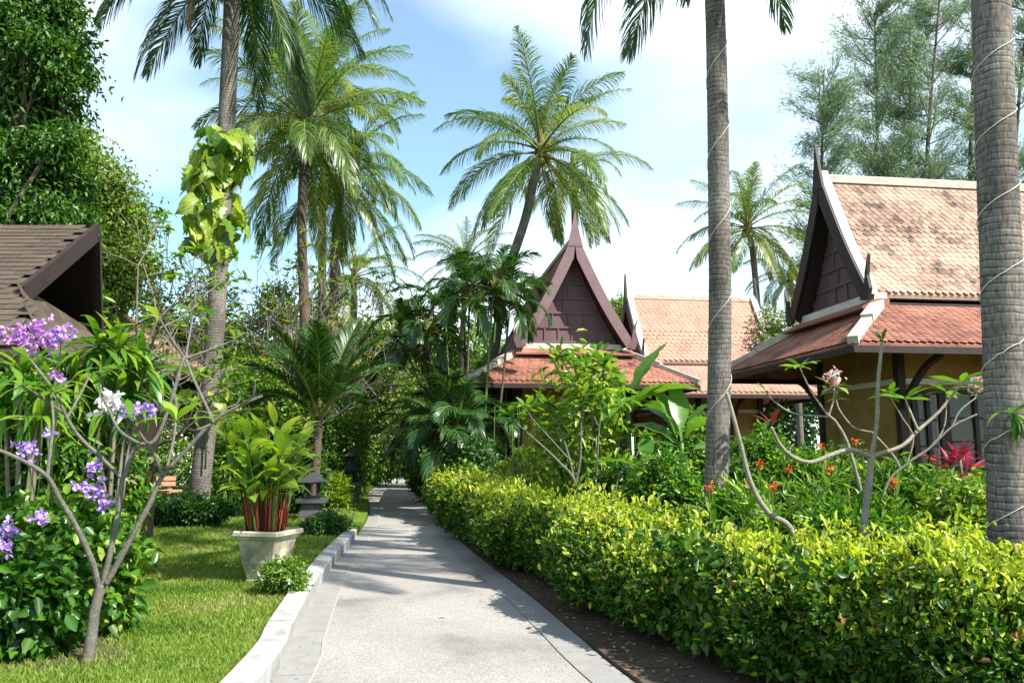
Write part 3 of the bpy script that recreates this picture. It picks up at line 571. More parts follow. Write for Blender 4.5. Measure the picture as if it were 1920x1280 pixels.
# ================================================================== houses
def tile_mesh(name, wd, ln, th, mat, point=.45):
    # u across, v up the slope, w out of it ; pointed lower end at v=0
    h = wd / 2 * .96; pl = [(-h, ln), (-h, wd * point), (-h * .45, wd * .1), (0, 0), (h * .45, wd * .1), (h, wd * point), (h, ln)]
    if point == 0: pl = [(-h, ln), (-h, 0), (h, 0), (h, ln)]
    k = len(pl); lift = lambda v_: th * 1.1 * (1 - v_ / ln) + .001
    V = [(a, b_, lift(b_) + th) for a, b_ in pl] + [(a, b_, lift(b_)) for a, b_ in pl]
    F_ = [tuple(range(k - 1, -1, -1))] + [(i, i + 1, k + i + 1, k + i) for i in range(1, k - 2)] + [(0, 1, k + 1, k), (k - 2, k - 1, 2 * k - 1, 2 * k - 2)]
    return mesh_np(name, V, F_, [mat])
class Roofing:
    """tiles on slopes of one house; nearest ones in the picture become parts, the others one mesh"""
    def __init__(s, house, M): s.h = house; s.M = M; s.items = []
    def slope(s, prof_bl, br, tl, tr, wd, ex, kind, roofpart, curve=None):
        bl = np.asarray(prof_bl, float); br, tl, tr = (np.asarray(a, float) for a in (br, tl, tr))
        n_ = max(2, int(np.linalg.norm((tl + tr) / 2 - (bl + br) / 2) / ex))
        rows = np.linspace(0, 1, n_ + 1)
        def edge(a, c, t): 
            p = a + (c - a) * t
            if curve: p = p + np.array((0, 0, 1)) * curve * 4 * t * (1 - t) * -1
            return p
        for i in range(n_):
            a0, a1 = edge(bl, tl, rows[i]), edge(br, tr, rows[i]); b0, b1 = edge(bl, tl, rows[i + 1]), edge(br, tr, rows[i + 1])
            u = a1 - a0; W_ = np.linalg.norm(u); u = u / W_; vv = (b0 + b1) / 2 - (a0 + a1) / 2; vv = vv - u * vv.dot(u); vv /= np.linalg.norm(vv); w_ = np.cross(u, vv)
            k = int(W_ / wd); o = (wd / 2) * (i % 2)
            for j in range(k + 1):
                x = j * wd + o
                if x > W_ - wd * .25 or x < wd * .25: continue
                p = a0 + u * x + w_ * (.012 + rng.uniform(0, .004)) + u * rng.normal(0, .003)
                s.items.append((p, u + rng.normal(0, .012) * vv, vv, w_, kind, roofpart))
    def build(s, meshes, nparts):
        Mw = s.M
        sc = []
        for i, it in enumerate(s.items):
            pw = Mw @ Vector(it[0]); px, py = topix(pw); ok = -5 < px < 1925 and -5 < py < 1285 and (Vector(it[3]).to_4d().to_3d() is not None)
            facing = (Mw.to_3x3() @ Vector(it[3])).dot(Vector((0, 0, EYE)) - pw) > 0
            sc.append(pw.length if ok and facing else 1e6 + i)
        order = np.argsort(sc); groups = {}
        for rank, i in enumerate(order):
            p, u, vv, w_, kind, rp = s.items[i]; me = meshes[kind]
            Mx = Matrix(((u[0], vv[0], w_[0], p[0]), (u[1], vv[1], w_[1], p[1]), (u[2], vv[2], w_[2], p[2]), (0, 0, 0, 1)))
            if rank < nparts:
                o = bpy.data.objects.new(meshes[kind].name.split('.')[0], me); COL.objects.link(o); o.parent = rp; o.matrix_local = Mx
            else: groups.setdefault(kind, []).append(np.array(Mx))
        for kind, Ms in groups.items():
            me = meshes[kind]; v0 = np.empty(len(me.vertices) * 3, np.float32); me.vertices.foreach_get('co', v0); v0 = v0.reshape(-1, 3)
            fl = [tuple(p.vertices) for p in me.polygons]; Ms = np.array(Ms); V = np.einsum('nij,kj->nki', Ms[:, :3, :3], v0) + Ms[:, None, :3, 3]
            k = len(v0); F_ = [tuple(a + i * k for a in f) for i in range(len(Ms)) for f in fl]
            o = link(me.name.split('.')[0] + '_field', mesh_np('tiles', V.reshape(-1, 3), F_, [me.materials[0].name]), s.h); o['kind'] = 'stuff'

TM = {'pale': tile_mesh('roof_tile', .165, .19, .014, 'tile_pale'), 'orange': tile_mesh('roof_tile', .165, .19, .014, 'tile_orange'),
      'salmon': tile_mesh('roof_tile', .2, .24, .014, 'tile_salmon')}

def thai_house(label, org, rz, L, near_kind, skirt_kind, nparts, hw=1.72, zb=5.0, zr=8.05, run=1.68, eave=3.66, mr='maroon_wood', mrl='maroon_light', verge=True, front_tiles=(True, True), ridge_mat='ridge_mortar', name='gabled_house', windows=(), skirt=True, ex=.115, OV=.62, panel=None):
    h = thing(name, label, 'house', org, rz); M = Matrix.Translation(Vector(org)) @ Matrix.Rotation(rz, 4, 'Z')
    P = lambda mb, nm, mt, parent=h, sm=False: mb.part(nm, mt, parent, sm, False, False)
    # profile of the steep upper roof: slightly hollow
    def prof(t, grow=0.0):     # t 0 eave .. 1 ridge, +y side
        y = (hw + .06 + grow) * (1 - t); z = zb + (zr - zb) * (t ** 1.0) - .2 * math.sin(math.pi * t) * (1 - .3 * t) ; return y, z
    ts = np.linspace(0, 1, 9)
    rg = Roofing(h, M)
    for sg in (-1, 1):
        pl = [(sg * prof(t)[0], prof(t)[1]) for t in ts]; inn = [(sg * (max(prof(t)[0] - .02, 0)), prof(t)[1] - .09) for t in ts[::-1]]
        up_ = P(MB().prism(pl + inn, 'x', -OV + .06, L + OV - .06), 'upper_roof', near_kind[1])
        so = [(sg * max(prof(t)[0] - .025, .0), prof(t)[1] - .093) for t in ts]; P(MB().prism(so + [(max(abs(a) - .03, 0) * sg, z - .03) for a, z in so[::-1]], 'x', -OV + .05, L + OV - .05), 'soffit', 'dark_wood')
        if front_tiles[0] and sg == -1 or front_tiles[1] and sg == 1:
            for i in range(8):
                (y0, z0), (y1, z1) = prof(ts[i]), prof(ts[i + 1])
                a, b_, c, d_ = (-OV + .1, sg * y0, z0), (L + OV - .1, sg * y0, z0), (-OV + .1, sg * y1, z1), (L + OV - .1, sg * y1, z1)
                if sg == 1: a, b_, c, d_ = b_, a, d_, c
                rg.slope(a, b_, c, d_, .165 if near_kind[0] != 'salmon' else .2, ex, near_kind[0], up_)
    # ridge cap
    P(MB().prism([(-.11, zr - .06), (-.1, zr + .1), (-.05, zr + .15), (.05, zr + .15), (.1, zr + .1), (.11, zr - .06)], 'x', -OV + .1, L + OV - .1), 'ridge_cap', ridge_mat)
    for xe, s_ in ((0, -1), (L, 1)):
        xo = xe + s_ * OV
        # gable boarding with raised frames
        gp_ = [(0, zr - .25)] + [(prof(t)[0] - .06, prof(t)[1] - .05) for t in ts[::-1][2:]] + [(-(prof(t)[0] - .06), prof(t)[1] - .05) for t in ts[:-2]]
        gab = P(MB().prism(gp_, 'x', xe, xe - s_ * .05), 'gable_panel', panel or mr)
        nrow = 6; hrow = (zr - zb - .5) / nrow
        for i in range(nrow):
            z0 = zb + .1 + i * hrow; half = np.interp(z0 + hrow * .5, [prof(t)[1] for t in ts], [prof(t)[0] for t in ts]) - .13
            if half < .1: continue
            P(MB().box((xe + s_ * .022, 0, z0), (.045, half * 2 + .12, .07)), 'gable_rail', panel or mr, gab)
            k = max(1, int(half * 2 / .42))
            for j in range(k + 1):
                y = -half + 2 * half * j / k + (.1 if i % 2 else 0)
                if abs(y) < half + .02: P(MB().box((xe + s_ * .018, y, z0 + hrow / 2), (.036, .05, hrow - .07)), 'gable_stile', panel or mr, gab)
        # bargeboards, spire and the flame ends
        for sg in (-1, 1):
            o_ = [(sg * (prof(t, .12)[0] + .02), prof(t)[1] + .12 + .1 * t) for t in ts]; i_ = [(sg * max(0, prof(t, .12)[0] - .17), prof(t)[1] - .12 - .05 * t) for t in ts]
            bb = MB()
            poly = o_ + i_[::-1]
            bb.prism(poly, 'x', xo, xo + s_ * .05); b1 = P(bb, 'bargeboard', mrl if mr == 'maroon_wood' else mr)
            if verge:
                P(MB().prism([(a - sg * 0, z + .03) for a, z in o_] + [(a, z - .16) for a, z in o_[::-1]], 'x', xo - s_ * .002, xo - s_ * .22), 'verge', 'white_trim')
            yb, zb_ = prof(0, .12); yb = sg * yb
            fl = [(yb - sg * .2, zb_ - .14), (yb + sg * .1, zb_ - .2), (yb + sg * .2, zb_ + .05), (yb + sg * .13, zb_ + .34), (yb + sg * .2, zb_ + .78), (yb + sg * .05, zb_ + .42), (yb + sg * .0, zb_ + .1)]
            P(MB().prism(fl, 'x', xo - s_ * .003, xo + s_ * .07), 'flame_finial', mr)
        sp = [(-.24, zr - .25), (-.15, zr + .15), (-.075, zr + .5), (0, zr + .92), (.075, zr + .5), (.15, zr + .15), (.24, zr - .25)]
        P(MB().prism(sp, 'x', xo - s_ * .004, xo + s_ * .066), 'spire', mrl if mr == 'maroon_wood' else mr)
        # white course under the gable
        P(MB().box((xe + s_ * .1, 0, zb - .07), (.3, hw * 2 + .3, .17)), 'plaster_course', 'white_trim')
        P(MB().prism([(xe + s_ * .25, zb - .15), (xe + s_ * .62, zb - .33), (xe + s_ * .62, zb - .38), (xe, zb - .38), (xe, zb - .15)][::1], 'y', -hw - .3, hw + .3), 'small_roof', 'tile_orange')
    # walls
    wz = 4.45; wx0, wx1, wy = .25, L - .25, hw + .02
    P(MB().box(((wx0 + wx1) / 2, 0, wz / 2), (wx1 - wx0, wy * 2, wz)), 'wall', 'ochre_wall')
    P(MB().box(((wx0 + wx1) / 2, 0, 4.55), (wx1 - wx0 + .3, wy * 2 + .24, .5)), 'frieze', mr)
    for sg in (-1, 1): P(MB().box(((wx0 + wx1) / 2, sg * (wy + .025), 3.12), (wx1 - wx0 + .1, .06, .12)), 'string_course', 'white_trim')
    for xe, s_ in ((wx0, -1), (wx1, 1)): P(MB().box((xe + s_ * .025, 0, 3.12), (.06, wy * 2 - .02, .12)), 'string_course', 'white_trim')
    for x in np.linspace(wx0, wx1, 4):
        for sg in (-1, 1): P(MB().box((x, sg * (wy + .06), 2.0), (.17, .17, 4.0)), 'post', 'dark_wood')
    if skirt:
        it, zt = hw + .1, 4.72; x0, x1 = -.1, L + .1; e0, e1, ey = -run + .05, L + run - .05, hw + run
        A = [(e0, -ey, eave), (e1, -ey, eave), (e1, ey, eave), (e0, ey, eave)]; B = [(x0, -it, zt), (x1, -it, zt), (x1, it, zt), (x0, it, zt)]
        sl = MB(); A2 = [(a[0], a[1], a[2] - .07) for a in A]; B2 = [(a[0], a[1], a[2] - .07) for a in B]
        sl.add(A + B + A2 + B2, [(0, 1, 5, 4), (1, 2, 6, 5), (2, 3, 7, 6), (3, 0, 4, 7), (9, 8, 12, 13), (10, 9, 13, 14), (11, 10, 14, 15), (8, 11, 15, 12), (0, 8, 9, 1), (1, 9, 10, 2), (2, 10, 11, 3), (3, 11, 8, 0)])
        sk = P(sl, 'skirt_roof', 'tile_orange' if skirt_kind != 'salmon' else 'tile_salmon')
        wdt = .165 if skirt_kind != 'salmon' else .2
        rg.slope(A[0], A[1], B[0], B[1], wdt, ex, skirt_kind, sk); rg.slope(A[3], A[0], B[3], B[0], wdt, ex, skirt_kind, sk)
        for a, b_ in zip(A, B):
            a, b_ = Vector(a), Vector(b_); mid_ = a.lerp(b_, .5); mb = MB()
            P(MB().beam(a + Vector((0, 0, .05)), mid_ + Vector((0, 0, .05)), .2, .15), 'hip_cap', ridge_mat); P(MB().beam(mid_ + Vector((0, 0, .1)), b_ + Vector((0, 0, .09)), .24, .17), 'hip_cap', ridge_mat)
        for i in range(4):
            a, b_ = Vector(A[i]), Vector(A[(i + 1) % 4]); P(MB().beam(a - Vector((0, 0, .12)), b_ - Vector((0, 0, .12)), .05, .13), 'fascia', 'dark_wood')
        # curved brackets under the eaves
        for x in np.linspace(wx0 + .02, wx1 - .02, 4):
            for sg in (-1, 1):
                pts = [(x, sg * (wy + .15), 2.55), (x, sg * (wy + .45), 2.95), (x, sg * (wy + .95), 3.35), (x, sg * (wy + 1.4), 3.52)]
                l = smooth_line(pts, 4); mb = MB()
                for i in range(len(l) - 1): mb.beam(l[i], l[i + 1], .1, .12, up=(1, 0, 0))
                P(mb, 'eave_bracket', 'dark_wood')
    for (x, sg, z0, z1, wd) in windows:
        yo = sg * (wy + .02); win = P(MB().box((x, sg * (wy + .003), (z0 + z1) / 2), (wd, .02, z1 - z0)), 'window', 'curtain')
        for a, c, d_ in (((x, yo + sg * .03, z1 + .05), (wd + .24, .1, .1), 0), ((x, yo + sg * .03, z0 - .05), (wd + .24, .12, .1), 0), ((x - wd / 2 - .06, yo + sg * .03, (z0 + z1) / 2), (.12, .1, z1 - z0), 0), ((x + wd / 2 + .06, yo + sg * .03, (z0 + z1) / 2), (.12, .1, z1 - z0), 0), ((x, yo + sg * .028, (z0 + z1) / 2), (.09, .08, z1 - z0), 0)):
            P(MB().box(a, c), 'window_frame', 'dark_wood', win)
        for kx in (-1, 1):
            for kz in range(3):
                hh = (z1 - z0) / 3; P(MB().box((x + kx * wd / 4, sg * (wy + .035), z0 + hh * (kz + .5)), (wd / 2 - .1, .008, hh - .04)), 'pane', 'glass', win)
                if kz: P(MB().box((x + kx * wd / 4, yo + sg * .02, z0 + hh * kz), (wd / 2 - .09, .05, .035)), 'glazing_bar', 'dark_wood', win)
    rg.build(TM, nparts)
    return h
ROT = math.atan2(.77, 5.8)
right_house = thai_house('nearer house with weathered beige tiled roof and dark pointed gable, beside right palms', (7.75, 18.45, 0), ROT, 8.0, ('pale', 'tile_pale'), 'orange', 300, mr='dark_wood', mrl='dark_wood',
                         windows=((1.95, -1, 1.35, 2.85, 1.25), (4.6, -1, 1.35, 2.85, 1.25), (.85, -1, 1.2, 2.85, .5)), front_tiles=(True, False), OV=.42, panel='maroon_wood', hw=1.52, run=1.88)
mid_house = thai_house('maroon house whose tall pointed gable with raised panels faces the path', (1.9, 25.15, 0), R(90) + ROT, 7.0, ('orange', 'tile_orange'), 'orange', 120, hw=1.58, zb=5.0, zr=8.3, run=1.9, verge=False, front_tiles=(False, True))
back_house = thai_house('farther house with salmon tiled roof and pale ridge, seen between maroon gable and palm trunk', (5.05, 30.6, 0), ROT, 4.0, ('salmon', 'tile_salmon'), 'salmon', 0, hw=1.9, zb=4.9, zr=7.6, mr='dark_wood', mrl='dark_wood', front_tiles=(True, False), ex=.14)

# ---- brown shingled houses on the other side
TM['brown'] = tile_mesh('shingle', .3, .22, .014, 'shingle_brown', 0); TM['tan'] = tile_mesh('shingle', .3, .22, .014, 'shingle_tan', 0)
def brown_house():
    h = thing('shingled_house', 'dark brown shingled house with deep shaded gable end behind the dracaena', 'house', (-9.0, 12, 0)); org = np.array((-9.0, 12, 0))
    W = lambda p: tuple(np.asarray(p, float) - org)
    P = lambda mb, nm, mt, parent=h: mb.part(nm, mt, parent, False, False, False)
    M = Matrix.Translation(Vector(org)); rg = Roofing(h, M)
    tip = at(178, 428, 12.0); zr = tip[2]; N_ = at(36, 546, 10.0); zf = N_[2]
    Fp = np.array((-7.32, 14.0, zf)); xl = -15.5
    RL, NL, FL = np.array((xl, 12, zr)), np.array((xl, 10.0, zf)), np.array((xl, 14.0, zf))
    ez = 2.75; cN = np.array((-5.25, 8.75, ez)); cF = np.array((-7.55, 15.2, ez)); cNL, cFL = np.array((xl, 8.75, ez)), np.array((xl, 15.2, ez))
    def slab(q, nm, mt='shingle_brown', th=.08):
        q = [np.asarray(W(p)) for p in q]; k = len(q); lo = [p - np.array((0, 0, th)) for p in q]
        return P(MB().add(q + lo, [tuple(range(k)), tuple(range(2 * k - 1, k - 1, -1))] + [(i, k + i, k + (i + 1) % k, (i + 1) % k) for i in range(k)]), nm, mt)
    dn = np.array((-.06, 0, -.1)); slab([p + dn for p in (NL, N_, tip, RL)], 'soffit', 'dark_wood', .02); slab([p + dn for p in (FL, RL, tip, Fp)], 'soffit', 'dark_wood', .02)
    a = slab([NL, N_, tip, RL], 'upper_roof'); slab([FL, RL, tip, Fp], 'upper_roof')
    b_ = slab([cNL, cN, N_, NL], 'lower_roof'); rec = 2.3
    gN, gF = N_ + np.array((-.02, .02, 0)), Fp
    c_ = slab([cN, cF, gF, gN], 'hip_roof'); slab([cF, cFL, FL, Fp], 'lower_roof')
    rg.slope(W(NL + [6.5, 0, 0]), W(N_), W(RL + [6.5, 0, 0]), W(tip), .3, .15, 'brown', a)
    rg.slope(W(cNL + [6.5, 0, 0]), W(cN), W(NL + [6.5, 0, 0]), W(N_), .3, .15, 'brown', b_)
    rg.slope(W(cN), W(cF), W(gN), W(gF), .3, .15, 'brown', c_)
    bx = np.array((.05, 0, 0))
    P(MB().beam(W(N_ + bx + [0, 0, -.05]), W(tip + bx + [0, 0, -.05]), .07, .24), 'bargeboard', 'dark_wood'); P(MB().beam(W(Fp + bx + [0, 0, -.05]), W(tip + bx + [0, 0, -.05]), .07, .24), 'bargeboard', 'dark_wood')
    # recessed boarded gable
    for i in range(14):
        y0, y1 = 10.1 + i * (3.8 / 14), 10.1 + (i + 1) * (3.8 / 14) - .012; ym = (y0 + y1) / 2; z1 = zr - abs(ym - 12) * (zr - zf) / 2 - .12
        P(MB().box(W((tip[0] - rec, ym, (zf - .6 + z1) / 2)), (.03, y1 - y0, z1 - zf + .6)), 'gable_board', 'dark_wood')
    P(MB().box(W((-10.9, 12, 1.35)), (9.0, 5.2, 2.7)), 'wall', 'dark_wood')
    for i, (p, q) in enumerate(((cNL, cN), (cN, cF))): P(MB().beam(W(p - [0, 0, .14]), W(q - [0, 0, .14]), .05, .16), 'fascia', 'dark_wood')
    rg.build(TM, 300)
brown_house()
def tan_house():
    p0 = at(205, 572, 27); org = np.array((p0[0] - 1.5, 27.0, 0))
    h = thing('small_pavilion', 'small pavilion with sunlit tan shingle hip roof behind the bare twigs', 'pavilion', org); W = lambda p: tuple(np.asarray(p, float) - org)
    P = lambda mb, nm, mt: mb.part(nm, mt, h, False, False, False); rg = Roofing(h, Matrix.Translation(Vector(org)))
    zr = p0[2]; ez = at(340, 700, 24)[2]; xr = at(352, 700, 24)[0]; rr_, rl_ = np.array((p0[0], 27, zr)), np.array((p0[0] - 3.5, 27, zr)); dx = xr - p0[0]
    A = [np.array((p0[0] - 3.5 - dx, 23.9, ez)), np.array((xr, 23.9, ez)), np.array((xr, 30.1, ez)), np.array((p0[0] - 3.5 - dx, 30.1, ez))]
    V = [W(p) for p in A + [rl_, rr_]]; lo = [(a, b_, c - .07) for a, b_, c in V]
    r_ = P(MB().add(V + lo, [(0, 1, 5, 4), (1, 2, 5), (2, 3, 4, 5), (3, 0, 4), (7, 6, 10, 11), (8, 7, 11), (9, 8, 11, 10), (6, 9, 10), (0, 6, 7, 1), (1, 7, 8, 2), (2, 8, 9, 3), (3, 9, 6, 0)]), 'roof', 'shingle_tan')
    rg.slope(V[0], V[1], V[4], V[5], .3, .16, 'tan', r_); rg.slope(V[1], V[2], np.array(V[5]) - [0, .05, 0], np.array(V[5]) + [0, .05, 0], .3, .16, 'tan', r_)
    P(MB().box(W((A[0][0] / 2 + xr / 2, 27, (ez - .1) / 2)), (xr - A[0][0] - 1.4, 4.6, ez - .1)), 'wall', 'dark_wood')
    for i in range(4): P(MB().beam(np.array(V[i]) - [0, 0, .13], np.array(V[(i + 1) % 4]) - [0, 0, .13], .05, .14), 'fascia', 'dark_wood')
    rg.build(TM, 0)
tan_house()

# ================================================================== lanterns, planter, bench
def lantern(label, px, py, hgt, wd, tiers, rz=.15):
    b0 = gp(px, py, LAWN_Z); t = thing('stone_lantern', label, 'stone lantern', b0, rz, 'stone lanterns along the lawn edge'); s = hgt / 1.25
    P = lambda mb, nm, mt='lantern_stone', parent=t: mb.part(nm, mt, parent, False, False, False)
    P(MB().box((0, 0, .09 * s), (wd * .98, wd * .98, .18 * s)), 'plinth', 'lantern_slab')
    P(MB().box((0, 0, .205 * s), (wd * .84, wd * .84, .05 * s)).box((0, 0, .28 * s), (wd * .74, wd * .74, .10 * s)), 'pedestal', 'lantern_slab')
    P(MB().box((0, 0, .36 * s), (wd * .82, wd * .82, .05 * s)), 'pedestal_band', 'lantern_slab')
    P(MB().box((0, 0, .43 * s), (wd * 1.22, wd * 1.22, .085 * s)), 'table_slab', 'lantern_slab')
    z = .4725 * s
    for k in range(tiers):
        f = .72 ** k; ch = (.30 if tiers == 1 else .2) * s * f; cw = wd * .58 * f
        P(MB().box((0, 0, z + .03 * s * f), (cw * 1.12, cw * 1.12, .06 * s * f)), 'chamber_floor')
        for a in (-1, 1):
            for c in (-1, 1): P(MB().box((a * cw * .4, c * cw * .4, z + .06 * s * f + ch / 2), (cw * .2, cw * .2, ch)), 'chamber_post')
        z += .06 * s * f + ch
        mb = MB(); lv = [(1.5, 0), (1.62, .03), (1.5, .06), (.98, .13), (.6, .2), (.36, .25 if k == tiers - 1 else .21)]
        vs = []
        for g_, zz in lv:
            hw_ = cw * g_ * .62
            vs += [(-hw_, -hw_, z + zz * s * f), (hw_, -hw_, z + zz * s * f), (hw_, hw_, z + zz * s * f), (-hw_, hw_, z + zz * s * f)]
        fs = [(3, 2, 1, 0), tuple(range(4 * (len(lv) - 1), 4 * len(lv)))] + [(4 * i + j, 4 * i + (j + 1) % 4, 4 * i + 4 + (j + 1) % 4, 4 * i + 4 + j) for i in range(len(lv) - 1) for j in range(4)]
        P(mb.add(vs, fs), 'lantern_roof'); z += lv[-1][1] * s * f
    zz = np.linspace(0, 1, 6); P(MB().tube([(0, 0, z - .01 + q * .14 * s) for q in zz], [.05 * s, .035 * s, .055 * s, .05 * s, .025 * s, .004], 8), 'finial')
lantern('single-chamber stone lantern on pale tiered plinth behind the potted ginger', 584, 972, 1.22, .56, 1)
lantern('two-tiered dark stone lantern standing at the lawn tip near path', 656, 938, 1.55, .56, 2, .3)
lantern('farthest stone lantern, small and shaded, near the bend of path', 695, 905, 1.45, .6, 1, .1)

pot_p = gp(498, 1092, LAWN_Z); PR = R(-14)
pot = thing('planter', 'large square weathered cream planter standing on the lawn', 'planter', pot_p, PR)
def pot_build():
    P = lambda mb, nm, mt='stucco_pot': mb.part(nm, mt, pot, False, False, False)
    def sq(levels):
        vs = []; 
        for w_, z in levels: 
            w_ = w_ * .82; c = w_ * .06
            vs += [(-w_ + c, -w_, z), (w_ - c, -w_, z), (w_, -w_ + c, z), (w_, w_ - c, z), (w_ - c, w_, z), (-w_ + c, w_, z), (-w_, w_ - c, z), (-w_, -w_ + c, z)]
        k = len(levels); return MB().add(vs, [tuple(range(7, -1, -1)), tuple(8 * (k - 1) + j for j in range(8))] + [(8 * i + j, 8 * i + (j + 1) % 8, 8 * i + 8 + (j + 1) % 8, 8 * i + 8 + j) for i in range(k - 1) for j in range(8)])
    P(sq([(.2, 0), (.205, .05), (.19, .055)]), 'foot')
    P(sq([(.19, .055), (.245, .24), (.25, .245), (.25, .262), (.247, .267), (.29, .45), (.3, .50)]), 'body')
    P(sq([(.3, .50), (.325, .52), (.34, .545), (.375, .56), (.378, .6), (.365, .612), (.325, .612), (.315, .56)]), 'rim')
    P(sq([(.312, .5605), (.31, .572)]), 'potting_soil', 'soil')
pot_build()

bp0 = np.array((at(285, 920, 19.3)[0], 19.3, LAWN_Z)); bench = thing('wooden_bench', 'pale reddish wooden bench behind low dark hedge', 'bench', bp0, R(8))
def bench_build():
    P = lambda mb, nm: mb.part(nm, 'bench_wood', bench, False, False, False)
    for i in range(4): P(MB().box((0, -.2 + i * .13, .62), (1.3, .11, .045)), 'seat_slat')
    for a in (-.55, .1):
        P(MB().beam((a, -.2, 0), (a + .12, -.12, .6), .1, .1), 'leg'); P(MB().beam((a, .22, 0), (a + .12, .14, .6), .1, .1), 'leg')
    P(MB().box((.45, -.1, .32), (1.0, .1, .1)), 'stretcher')
    for i in range(2): P(MB().box((-.1, .28, .78 + i * .13), (1.1, .04, .1)), 'back_slat')
    for a in (-.5, .3): P(MB().box((a, .32, .75), (.07, .035, .42)), 'back_post')
bench_build()

# ================================================================== coconut palms
G = lambda px, py, z=LAWN_Z: gp(px, py, z)
def pl(pts, Y, z0=LAWN_Z):
    o = [at(x, y, Y) for x, y in pts]; a = np.array(o[0]); o = [np.array((a[0] + (a[0] - o[1][0]) * .0, Y, z0))] + o if a[2] > z0 + .2 else o; return o
# leaning palm with the climbing vine
vine_line = pl([(376, 905), (392, 760), (404, 600), (414, 440), (424, 250), (432, 80), (437, -60), (438, -120)], 18)
vine_palm = coconut_palm('leaning grey palm wrapped by giant yellow-green climbing leaves', vine_line, .225, .185, 32, 3, 1.0, COCO_D, nut=5, lo=2, az0=.6)
link('dead_frond', DEAD, vine_palm, vine_line[-1] - wloc(vine_palm) + np.array((-.25, -.2, -.3)), (0, 0, R(-120)), .95)
coconut_palm('tall full-crowned palm left of the centre with its brown trunk behind shrubs', pl([(578, 800), (572, 600), (566, 440), (570, 300), (575, 232)], 27), .2, .15, 44, 11, 1.1, COCO, 0, None, COCO_Y, .28, 8, mat='palm_bark_brown')
coconut_palm('palm half hidden behind the full-crowned palm, drooping to its right', pl([(622, 800), (626, 600), (628, 470), (642, 330)], 31), .2, .15, 30, 23, .98, COCO, 1, None, COCO_Y, .3, 5, mat='palm_bark_brown')
coconut_palm('upright palm rising behind the full-crowned palm with steep fronds', pl([(606, 800), (604, 500), (608, 250), (612, 150)], 34), .2, .15, 26, 31, 1.0, COCO, 0, 6, COCO_Y, .2, 0, mat='palm_bark_brown')
coconut_palm('short pale palm with low drooping fronds behind the twiggy shrubs', pl([(668, 800), (664, 600), (664, 520)], 36), .17, .13, 24, 37, .78, COCO, 1, None, COCO_Y, .4, 0, mat='palm_bark_brown')
coconut_palm('curved-trunk palm with spreading crown above the maroon gable', pl([(915, 760), (932, 620), (955, 505), (985, 410), (1004, 325), (1014, 285)], 28), .2, .15, 36, 44, .97, COCO, 0, None, COCO_Y, .25, 5, BED_Z and 'coconut palms', az0=.3)
coconut_palm('palm with dark trunk directly behind the maroon gable spire', pl([(1082, 700), (1078, 420), (1074, 320)], 36), .2, .15, 14, 51, .85, COCO, 3, None, None, 0, 0, mat='palm_bark_brown')
coconut_palm('small distant palm rising behind the dark slender palms', pl([(862, 760), (868, 600), (874, 492)], 40), .15, .12, 24, 57, .66, COCO, 0, 6, COCO_Y, .4, 0, mat='palm_bark_brown')
coconut_palm('distant palm between grey palm trunk and weathered roof', pl([(1428, 760), (1422, 600), (1412, 480), (1402, 428)], 42), .2, .15, 32, 63, .98, COCO, 0, None, COCO_Y, .4, 6)
coconut_palm('distant palm partly hidden behind the dark pointed gable', pl([(1498, 760), (1490, 600), (1482, 520)], 47), .2, .15, 18, 69, .78, COCO, 2, None, COCO_Y, .2, 0)
trunkB = pl([(1338, 1010), (1345, 850), (1350, 600), (1348, 380), (1345, 180), (1340, 0), (1330, -180), (1318, -390)], 10.8, BED_Z)
coconut_palm('straight grey palm trunk rising from the hedge in front of salmon roof', trunkB, .168, .135, 20, 72, .88, COCO_D, 3, None, None, 0, 4, az0=.2)
trunkC = pl([(1900, 1060), (1890, 860), (1880, 560), (1868, 280), (1858, 0), (1850, -250), (1842, -600), (1836, -1000)], 6.9, BED_Z)
coconut_palm('thick near palm trunk at the right edge with pale leaf scars', trunkC, .178, .156, 16, 78, .85, COCO_D, 2, None, None, 0, 0)

def helix(label, line, r, z0, z1, turns, ph, extra=()):
    ln = smooth_line(line, 40); n_ = int(turns * 26); zz = np.linspace(z0, z1, n_); pts = []
    for i, z in enumerate(zz):
        c = np.array([np.interp(z, ln[:, 2], ln[:, j]) for j in range(3)]); a = ph + i / 26 * 2 * math.pi; t_ = np.interp(z, ln[:, 2], np.linspace(0, 1, len(ln))); rr = r[1] + (r[0] - r[1]) * (1 - t_) ** 1.3 + r[0] * .45 * math.exp(-t_ * 22) + .008
        pts.append(c + rr * np.array((math.cos(a), math.sin(a), 0)) + np.array((0, 0, rng.normal(0, .004))))
    prop(MB().tube(pts, .0048, 5).part('light_cord', 'cord_white', None, True), label, 'cord', 'cords wound around palm trunks')
helix('pale cord wound in a spiral around the thick near palm trunk', trunkC, (.178, .156), .9, 5.6, 7, 2.2)
helix('pale thin cord wound around the straight grey palm trunk', trunkB, (.168, .135), 1.6, 7.6, 5, .8)

